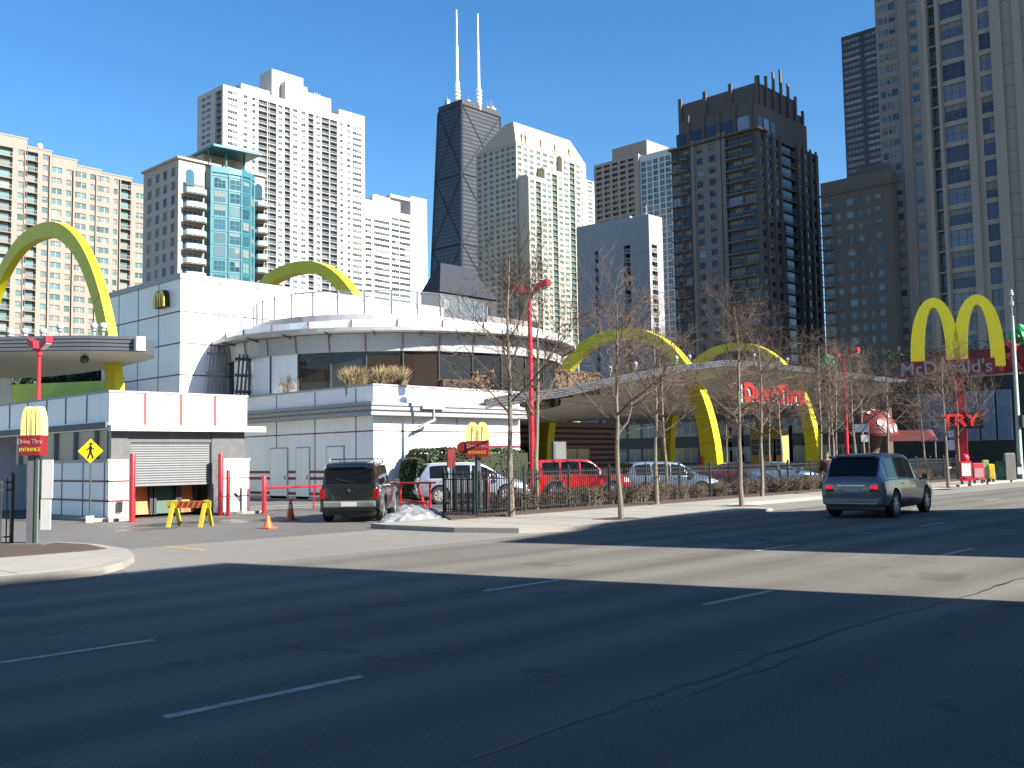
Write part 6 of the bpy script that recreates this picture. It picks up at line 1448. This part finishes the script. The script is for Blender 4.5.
def vehicle(name, label, loc, rz, paint, L=4.7, W=1.88, H=1.76, wb=2.85, R_=.37, sedan=False, lower=None, rack=False, plate=None, group=None, boxy=0, lit=False, spokes=5, cladding=False):
    """car body lofted through cross-sections, wheel openings cut out; x forwards, origin mid-wheelbase on the ground"""
    import bmesh
    r = thing(name, label, 'car', loc, rz, group)
    kind = 'sedan' if sedan else 'boxy' if boxy else 'suv'
    kx, ky, kz = L/4.76, W/1.92, H/(1.45 if sedan else 1.80)
    T = [(a*kx, b, c*ky, d*ky, e*ky, f*kz, g*ky, h*ky, i*kz) for a, b, c, d, e, f, g, h, i in STN[kind]]
    def par(x):
        x = max(T[0][0], min(T[-1][0], x))
        for i in range(len(T)-1):
            if x <= T[i+1][0]: break
        p0, p1, p2, p3 = T[max(0, i-1)], T[i], T[i+1], T[min(len(T)-1, i+2)]
        t = (x-p1[0])/(p2[0]-p1[0]); out = []
        for k in range(1, 9):
            d = p2[0]-p1[0]
            m1 = (p2[k]-p0[k])/(p2[0]-p0[0])*d if i > 0 else p2[k]-p1[k]; m2 = (p3[k]-p1[k])/(p3[0]-p1[0])*d if i < len(T)-2 else p2[k]-p1[k]
            if i <= 1: m1 = m2 = p2[k]-p1[k]
            out.append((2*t**3-3*t*t+1)*p1[k]+(t**3-2*t*t+t)*m1+(-2*t**3+3*t*t)*p2[k]+(t**3-t*t)*m2)
        return out
    def sec(x):
        zb, wl, wm, ws, zs, wg, wr, zr = par(x)
        c = min(.07, max(.012, (zr-zs)*.12))
        return [(0,zb),(wl*.85,zb),(wl,zb+.09),(wm-.012,zb+.26),(wm,.66*kz),(ws+.008,zs-.06),(ws,zs),(ws-.02,zs+.018),(wg,zs+.03),(wr,zr-c),(wr-.03,zr-c*.4),(wr-.10,zr-c*.08),(wr*.5,zr+.012),(0,zr+.016)]
    xs = sorted(set([round(T[0][0]+(T[-1][0]-T[0][0])*i/64, 4) for i in range(65)]+[t[0] for t in T]))
    B = MB(); vs = []; fs = []
    for x in xs:
        s = sec(x); ring = s+[(-y, z) for y, z in s[-2:0:-1]]; vs += [(x, y, z) for y, z in ring]; n = len(ring)
    for i in range(len(xs)-1):
        for j in range(n): fs.append((i*n+j, i*n+(j+1) % n, (i+1)*n+(j+1) % n, (i+1)*n+j))
    fs.append(tuple(range(n))); fs.append(tuple(reversed(range((len(xs)-1)*n, len(xs)*n)))); B.add(vs, fs)
    me = B.mesh('body', [paint, MATS['black_plastic']]); bm = bmesh.new(); bm.from_mesh(me); bmesh.ops.recalc_face_normals(bm, faces=bm.faces); bm.to_mesh(me); bm.free()
    o = bpy.data.objects.new('body', me); C.objects.link(o)
    ax0, ax1 = -wb/2-.02, wb/2-.02
    cut = MB()
    for s in (-1, 1):
        for ax in (ax0, ax1): cut.lathe([(R_+.055, min(s*.52*ky, s*1.2)), (R_+.055, max(s*.52*ky, s*1.2))], (ax, 0, R_+.01), 28, 'y')
    cme = cut.mesh('cut', MATS['black_plastic']); bm = bmesh.new(); bm.from_mesh(cme); bmesh.ops.recalc_face_normals(bm, faces=bm.faces); bm.to_mesh(cme); bm.free()
    co = bpy.data.objects.new('cut', cme); C.objects.link(co)
    b = o.modifiers.new('b', 'BOOLEAN'); b.object = co; b.operation = 'DIFFERENCE'; b.solver = 'EXACT'
    try: b.material_mode = 'TRANSFER'
    except Exception: pass
    bpy.context.view_layer.update(); me2 = bpy.data.meshes.new_from_object(o.evaluated_get(bpy.context.evaluated_depsgraph_get()))
    bpy.data.objects.remove(co); o.modifiers.clear(); o.data = me2; o.parent = r
    me2.polygons.foreach_set('use_smooth', [True]*len(me2.polygons)); me2.set_sharp_from_angle(angle=math.radians(28))
    GL = mat('car_glass', (.006,.007,.009), .04, var=0, spec=.35); BP = MATS['black_plastic']; CH = mat('chrome', (.5,.5,.5), .15, 1.0); lw = lower or paint
    def side(a, bb, s, t0=.07, t1=.93, m_=10, trim=0):
        m = MB(); q = []
        for i in range(m_+1):
            x = a+(bb-a)*i/m_; S = sec(x); (y0, z0), (y1, z1) = S[8], S[9]
            for t in (t0, t1): q.append((x, s*(y0+(y1-y0)*t+.006+trim), z0+(z1-z0)*t+.002))
        m.add(q, [(2*i, 2*i+2, 2*i+3, 2*i+1) for i in range(m_)]); return m
    X = lambda v: v*kx
    cuts = {'suv': [(-1.86,-1.10),(-1.0,-.14),(-.06,.98)], 'boxy': [(-2.05,-1.2),(-1.1,-.22),(-.12,.78)], 'sedan': [(-1.15,-.32),(-.24,.62)]}[kind]
    for s in (-1, 1):
        for a, bb in cuts: side(X(a), X(bb), s).build('side_window', GL, r, world=False, smooth=True)
    def top(a, bb, nm, k=.02):
        m = MB(); q = []; c_ = 8
        for i in range(c_+1):
            x = a+(bb-a)*i/c_; S = sec(x); yy, zz = S[11]; w = yy+k
            e = .01*(1 if a > 0 else -1)
            for t in (-1, -.5, 0, .5, 1): q.append((x+e, w*t, (S[13][1]*(1-t*t)+zz*t*t)+.006))
        m.add(q, [(i*5+j, i*5+j+1, (i+1)*5+j+1, (i+1)*5+j) for i in range(c_) for j in range(4)]); return m.build(nm, GL, r, world=False, smooth=True)
    wsx = {'suv': (.60, 1.34), 'boxy': (.53, 1.10), 'sedan': (.36, .98)}[kind]; rwx = {'suv': (-2.29, -1.97), 'boxy': (-2.376, -2.34), 'sedan': (-1.48, -.95)}[kind]
    top(X(wsx[0]), X(wsx[1]), 'windscreen'); rw = top(X(rwx[0]), X(rwx[1]), 'rear_window', .05)
    S0 = sec(X(-2.30)); xr, xf = T[0][0], T[-1][0]
    if not sedan:
        m = MB(); z = par(X(rwx[0]))[7]+.05; m.tube((X(rwx[0])-.04,-.02,z), (X(rwx[0])-.0,.42*ky,z+.10), .012, n=4); m.build('wiper', BP, rw, world=False)
        m = MB(); z = par(X(rwx[1]))[7]; xx = X(rwx[1])
        m.hexa([(xx-.08,-.55*ky,z+.05),(xx+.12,-.6*ky,z+.05),(xx+.12,.6*ky,z+.05),(xx-.08,.55*ky,z+.05)], [(xx-.06,-.55*ky,z+.08),(xx+.16,-.6*ky,z+.11),(xx+.16,.6*ky,z+.11),(xx-.06,.55*ky,z+.08)]); m.build('spoiler', paint, r, world=False, bevel=.01)
    zbmp = .40 if not boxy else .46
    m = MB(); m.box(xr-.07, xr+.2, -W/2+.13, W/2-.13, zbmp, zbmp+.2); m.build('rear_bumper', lw, r, world=False, bevel=.05)
    m = MB(); m.box(xf-.25, xf+.05, -W/2+.22, W/2-.22, .34, .54); m.build('front_bumper', lw, r, world=False, bevel=.05)
    m = MB(); m.box(xr+.1, xr+.5, -W/2+.16, W/2-.16, .22, .42); m.build('rear_valance', BP, r, world=False, bevel=.03)
    m = MB(); m.box(xr+.3, xf-.3, -W/2+.42, W/2-.42, .20, .36); m.build('underbody', BP, r, world=False)
    TL = mat('tail_lamp_lit' if lit else 'tail_lamp', (.22,.004,.005), .25, emit=((1,.02,.02), .22) if lit else None); HL = mat('head_lamp', (.4,.4,.4), .15); PL = mat('plate_white', (.35,.35,.34), .4)
    for s in (-1, 1):
        # lamps follow the body corner
        def lamp_patch(xa, xb, j0, j1, nm, m_, fr0=0., fr1=1.):
            mm = MB(); q = []
            for i in range(7):
                x = xa+(xb-xa)*i/6; S = sec(x); (y0, z0), (y1, z1) = S[j0], S[j1]
                for t in (fr0, (fr0+fr1)/2, fr1):
                    q.append((x-(.012 if xa < 0 else -.012), s*(y0+(y1-y0)*t+.012), z0+(z1-z0)*t))
            mm.add(q, [(3*i+j, 3*i+3+j, 3*i+4+j, 3*i+1+j) for i in range(6) for j in range(2)]); return mm
        zt = par(X(-2.3))[4]
        if boxy: m = MB(); m.box(xr-.012, xr+.10, s*(W/2-.21), s*(W/2-.035), .72, 1.02); m.build('tail_light', TL, r, world=False, bevel=.02)
        else:
            m = MB(); m.hexa([(xr-.015,s*.52*ky,zt-.16),(xr-.015,s*.74*ky,zt-.19),(xr+.22,s*.925*ky,zt-.16),(xr+.22,s*.6*ky,zt-.16)], [(xr-.0,s*.54*ky,zt-.05),(xr-.0,s*.72*ky,zt-.04),(xr+.24,s*.895*ky,zt-.02),(xr+.24,s*.6*ky,zt-.05)]); m.build('tail_light', TL, r, world=False, bevel=.015)
            m = MB(); m.hexa([(xr-.012,s*.50*ky,zt-.26),(xr-.012,s*.76*ky,zt-.28),(xr+.18,s*.925*ky,zt-.26),(xr+.2,s*.6*ky,zt-.26)], [(xr-.012,s*.52*ky,zt-.17),(xr-.012,s*.745*ky,zt-.19),(xr+.18,s*.925*ky,zt-.17),(xr+.2,s*.6*ky,zt-.17)]); m.build('lamp_lens', BP, r, world=False, bevel=.012)
        m = lamp_patch(X(2.02), X(2.31), 4, 6, 'headlight', HL, .25, .95); m.build('headlight', HL, r, world=False, smooth=True)
        zs = par(X(1.0))[4]; ms = par(X(1.0))[3]
        m = MB(); m.box(X(1.0)-.07, X(1.0)+.07, s*(ms+.05), s*(ms+.20), zs+.05, zs+.2); m.tube((X(1.0), s*(ms-.06), zs+.03), (X(1.0), s*(ms+.08), zs+.09), .03); m.build('mirror', lw if cladding else paint, r, world=False, bevel=.04)
        for hx in ({'suv': (-.80, .10), 'boxy': (-.9, .02), 'sedan': (-.85, .0)}[kind]):
            S = sec(X(hx)); m = MB(); m.box(X(hx)-.09, X(hx)+.09, s*(S[5][0]-.03), s*(S[5][0]+.03), S[5][1]-.06, S[5][1]-.03); m.build('door_handle', CH if not boxy else BP, r, world=False, bevel=.01)
        for gx in ([(cuts[-1][0]-.04), (cuts[-2][0]-.05 if len(cuts) > 2 else cuts[0][0]+.1), 1.12 if not sedan else .95]):
            m = MB(); x = X(gx)
            if min(abs(x-ax0), abs(x-ax1)) < R_+.1: continue
            S = sec(x); q = []
            for j in (2, 3, 4, 5, 6): q += [(x-.006, s*(S[j][0]+.003), S[j][1]), (x+.006, s*(S[j][0]+.003), S[j][1])]
            m.add(q, [(2*j, 2*j+1, 2*j+3, 2*j+2) for j in range(4)]); m.build('door_gap', BP, r, world=False)
        m = MB(); q = []
        for i in range(9):
            x = ax0+R_+.12+(ax1-ax0-2*R_-.24)*i/8; S = sec(x); q += [(x, s*(S[2][0]+.012), S[2][1]-.05), (x, s*(S[3][0]+.010), S[3][1]-.05)]
        m.add(q, [(2*i, 2*i+2, 2*i+3, 2*i+1) for i in range(8)]); m.build('sill_trim', BP if not cladding else lw, r, world=False)
    if cladding:
        for s in (-1, 1):
            for cxx in (ax0, ax1):
                m = MB(); q = []
                for i in range(13):
                    t = math.pi*(-.06+1.12*i/12); S = sec(cxx+(R_+.06)*math.cos(t)); yy = W/2
                    for rr_, yy_ in ((R_+.05, W/2-.06), (R_+.055, W/2+.035), (R_+.13, W/2+.025), (R_+.14, W/2-.05)): q.append((cxx+rr_*math.cos(t), s*yy_, R_+.01+rr_*math.sin(t)))
                m.add(q, [(4*i+j, 4*i+4+j, 4*i+5+j, 4*i+1+j) for i in range(12) for j in range(3)]); m.build('arch_trim', lw, r, world=False, smooth='auto')
    m = MB(); zp = zt-.26 if not boxy else .50; m.box(xr-.085 if boxy else xr-.02, xr-.07 if boxy else xr-.003, -.24, .24, zp, zp+.13); m.build('number_plate', PL, r, world=False)
    m = MB(); m.box(xr-.03, xr+.02, -.40*ky, .40*ky, zt-.09, zt-.06) if not boxy else m.lathe([(.06,xr-.03),(.06,xr-.005)], (0,0,.98), 14, 'x'); m.build('badge_strip', CH, r, world=False)
    m = MB(); m.box(xf-.03, xf+.012, -.36*ky, .36*ky, .56, .68); m.build('grille', BP, r, world=False)
    if lit or boxy: m = MB(); m.box(xr-.078, xr-.069, -W/2+.22, W/2-.22, zbmp+.02, zbmp+.035); m.build('bumper_strip', CH, r, world=False)
    if rack:
        wt = .70*ky
        for s in (-1, 1): m = MB(); m.path([(X(-1.95),s*wt,H-.03),(X(-1.85),s*wt,H+.09),(X(-.1),s*wt,H+.09),(X(.1),s*wt,H-.03)], .025, 6); m.build('rack_rail', mat('rack_silver', (.3,.3,.3), .35, .4), r, world=False)
        for x in (-1.7, -1.0, -.3): m = MB(); m.box(X(x)-.04, X(x)+.04, -wt, wt, H+.075, H+.105); m.build('rack_bar', BP, r, world=False)
    for x in (ax0, ax1):
        for s in (-1, 1): wheel(r, x, s*(W/2-.135), R_, .24, s, spokes)
    return r
def cars():
    pm = lambda n, c, me=.35: mat(n, c, .28, me, var=.0, coat=.8)
    # moving car in the street
    vehicle('grey_blue_car', 'blue grey sport utility car driving away in the street with lit tail lights', (29.95, 13.2, 0), math.radians(5), pm('paint_steel_blue', (.13,.138,.15), .3), L=4.8, W=1.96, H=1.84, wb=2.92, R_=.395, lit=True, spokes=6)
    vehicle('black_suv', 'black boxy off-road car with roof rack and silver rear corners seen from behind', (20.25, 26.3, 0), math.radians(43), pm('paint_black_green', (.014,.016,.016), .3), L=4.6, W=1.88, H=1.84, wb=2.7, R_=.40, boxy=1, rack=True, lower=mat('bumper_grey', (.15,.155,.155), .5, var=.08), cladding=True, spokes=6)
    vehicle('silver_car', 'silver sport utility car waiting behind the red swing gate', (29.9, 31.2, 0), math.radians(-36), pm('paint_silver', (.50,.54,.60), .55), L=4.75, W=1.9, H=1.74, wb=2.86, R_=.38, spokes=7)
    vehicle('red_car', 'bright red boxy sport utility car behind the black fence', (35.2, 29.6, 0), math.radians(-35), pm('paint_red', (.55,.012,.012), .1), L=4.4, W=1.82, H=1.80, wb=2.65, R_=.38, boxy=1, lower=mat('dark_bumper', (.05,.05,.05), .6), cladding=True, spokes=6)
    P = atD(668, 478, 47); vehicle('pale_blue_car', 'pale blue car with dark windows right of the red car behind the shrubs', (P.x, P.y, 0), math.radians(-38), pm('paint_pale_blue', (.25,.32,.42), .4), L=4.5, W=1.82, H=1.62, wb=2.7, R_=.33)
    P = atD(778, 475, 58); vehicle('blue_sedan', 'blue saloon car parked under the canopy between the arch legs', (P.x, P.y, 0), math.radians(-35), pm('paint_blue', (.12,.20,.33), .4), L=4.6, W=1.8, H=1.45, wb=2.7, R_=.32, sedan=True)
    P = atD(738, 473, 60); vehicle('maroon_sedan', 'maroon saloon car parked beside the blue saloon', (P.x, P.y, 0), math.radians(-40), pm('paint_maroon', (.12,.012,.02), .3), L=4.5, W=1.8, H=1.45, wb=2.7, R_=.32, sedan=True)
    P = atD(858, 470, 66); vehicle('white_van_car', 'pale wagon parked beyond the moving car', (P.x, P.y, 0), math.radians(-30), pm('paint_pale_grey', (.32,.33,.33), .3), L=4.9, W=1.85, H=1.75, wb=2.9, R_=.34)
    P = atD(922, 466, 74); vehicle('dark_sedan', 'dark saloon car parked in front of the theme restaurant', (P.x, P.y, 0), math.radians(-40), pm('paint_dark', (.05,.055,.065), .4), L=4.7, W=1.8, H=1.45, wb=2.75, R_=.32, sedan=True)
    P = atD(900, 464, 80); vehicle('grey_sedan', 'grey green saloon car left of the dark saloon', (P.x, P.y, 0), math.radians(-40), pm('paint_greygreen', (.12,.16,.14), .4), L=4.6, W=1.8, H=1.45, wb=2.7, R_=.32, sedan=True)

def skinned(name, mats, verts, edges, radii, parent, levels=2):
    me = bpy.data.meshes.new(name); me.from_pydata(verts, edges, []); me.materials.append(mats)
    o = bpy.data.objects.new(name, me); C.objects.link(o); o.parent = parent
    sk = o.modifiers.new('skin', 'SKIN'); sk.use_smooth_shade = True
    for i, rr in enumerate(radii): me.skin_vertices[0].data[i].radius = (rr, rr) if not isinstance(rr, tuple) else rr
    me.skin_vertices[0].data[0].use_root = True
    s = o.modifiers.new('sub', 'SUBSURF'); s.levels = levels; s.render_levels = levels
    return o
def ensure_skin(me):
    if not me.skin_vertices:
        pass
def person():
    px, D = 827, 43.6; P = atD(px, 470, D)
    r = thing('person', 'person in a brown jacket and dark trousers walking on the pavement behind the moving car', 'person', (P.x, P.y, .13), math.radians(-65))
    sk = mat('skin_tone', (.20,.115,.08), .6); hair = mat('grey_hair', (.13,.12,.11), .8, var=.2, scale=40); coat = mat('brown_jacket', (.045,.018,.014), .8, var=.2, scale=20); tr = mat('dark_trousers', (.025,.025,.03), .8); sh = mat('dark_shoes', (.02,.018,.016), .5)
    def part(name, m_, V, E, R_, par=r):
        me = bpy.data.meshes.new(name); me.from_pydata(V, E, []); me.materials.append(m_)
        o = bpy.data.objects.new(name, me); C.objects.link(o); o.parent = par
        mod = o.modifiers.new('skin', 'SKIN'); mod.use_smooth_shade = True
        bpy.context.view_layer.objects.active = o
        if not me.skin_vertices:
            bmx = __import__('bmesh').new(); bmx.from_mesh(me); bmx.verts.layers.skin.verify(); bmx.to_mesh(me); bmx.free()
        for i, rr in enumerate(R_):
            d = me.skin_vertices[0].data[i]; d.radius = rr if isinstance(rr, tuple) else (rr, rr); d.use_root = (i == 0)
        s = o.modifiers.new('sub', 'SUBSURF'); s.levels = 1; s.render_levels = 2
        return o
    # body: pelvis, torso, neck, head, arms with hands, legs with feet (mid-stride, facing -y local)
    V = [(0,0,.93),(0,0,1.12),(0,-.01,1.33),(0,-.01,1.47),(0,-.02,1.56),(0,-.03,1.66),(0,-.03,1.74),
         (-.17,0,1.42),(-.24,.05,1.16),(-.22,-.07,.93),(-.21,-.11,.84), (.17,0,1.42),(.24,-.06,1.16),(.22,-.15,.95),(.21,-.2,.86),
         (-.09,0,.86),(-.10,-.16,.5),(-.10,-.2,.1),(-.10,-.32,.04), (.09,0,.86),(.10,.08,.5),(.10,.26,.14),(.10,.16,.05)]
    E = [(0,1),(1,2),(2,3),(3,4),(4,5),(5,6),(3,7),(7,8),(8,9),(9,10),(3,11),(11,12),(12,13),(13,14),(0,15),(15,16),(16,17),(17,18),(0,19),(19,20),(20,21),(21,22)]
    R_ = [.13,.12,.14,.09,.05,.085,.06,.055,.045,.035,.03,.055,.045,.035,.03,.09,.06,.04,.035,.09,.06,.04,.035]
    b = part('body', sk, V, E, R_)
    part('jacket', coat, V[0:4]+V[7:10]+V[11:14], [(0,1),(1,2),(2,3),(3,4),(4,5),(5,6),(3,7),(7,8),(8,9)], [.19,.18,.20,.13,.095,.08,.065,.095,.08,.065])
    part('trousers', tr, [V[0]]+V[15:18]+V[19:22], [(0,1),(1,2),(2,3),(0,4),(4,5),(5,6)], [.14,.10,.08,.065,.10,.08,.065])
    for i in (17, 21): part('shoe', sh, [V[i], V[i+1]], [(0,1)], [.055,.05])
    part('hair', hair, [(0,.0,1.72),(0,.02,1.78),(0,.05,1.68)], [(0,1),(0,2)], [.10,.085,.085])
    m = MB(); m.sphere((-.035,-.115,1.69), .012, 6); m.sphere((.035,-.115,1.69), .012, 6); m.build('eyes', MATS['black_plastic'], b, world=False)
    for s in (-1, 1):
        h = V[10] if s < 0 else V[14]
        for k in range(4): part('finger', sk, [(h[0],h[1]-.03+.02*k,h[2]-.02),(h[0],h[1]-.035+.02*k,h[2]-.06),(h[0]-s*.01,h[1]-.04+.02*k,h[2]-.09)], [(0,1),(1,2)], [.010,.009,.008], b)
        part('thumb', sk, [(h[0],h[1]-.03,h[2]+.01),(h[0]-s*.015,h[1]-.06,h[2]-.03)], [(0,1)], [.011,.009], b)

SKY_STRENGTH = .069; SUN_STRENGTH = 5.0; EXPOSURE = 1.6; SKY_SAT = 1.3
lighting(); ground()
restaurant()
giant_arch(72.8, 56.1, 10.4, 13.6, 'giant yellow arch rising through the drive-through canopy, nearer of the right pair', t0=1.0)
giant_arch(91.0, 55.2, 9.4, 13.5, 'giant yellow arch farther along the drive-through canopy, farther of the right pair')
giant_arch(21.6, 57.2, 11.0, 15.3, 'giant yellow arch at far left passing through the grey canopy', W_=.45, t0=.85, t1=.35)
giant_arch(46.5, 69.2, 13.1, 18.2, 'giant yellow arch top showing above the tall white block', W_=.85, t0=.95, t1=.6)
canopies(); kiosk(); post_sign_arches(); theme_restaurant()
T1(); T2(); T3(); T4(); T_black(); T5(); T6(); T7(); T8(); T9(); T10(); T11(); T12(); lowbg(); casters()
trees(); shrubs(); fences(); street_bits(); cars(); person()
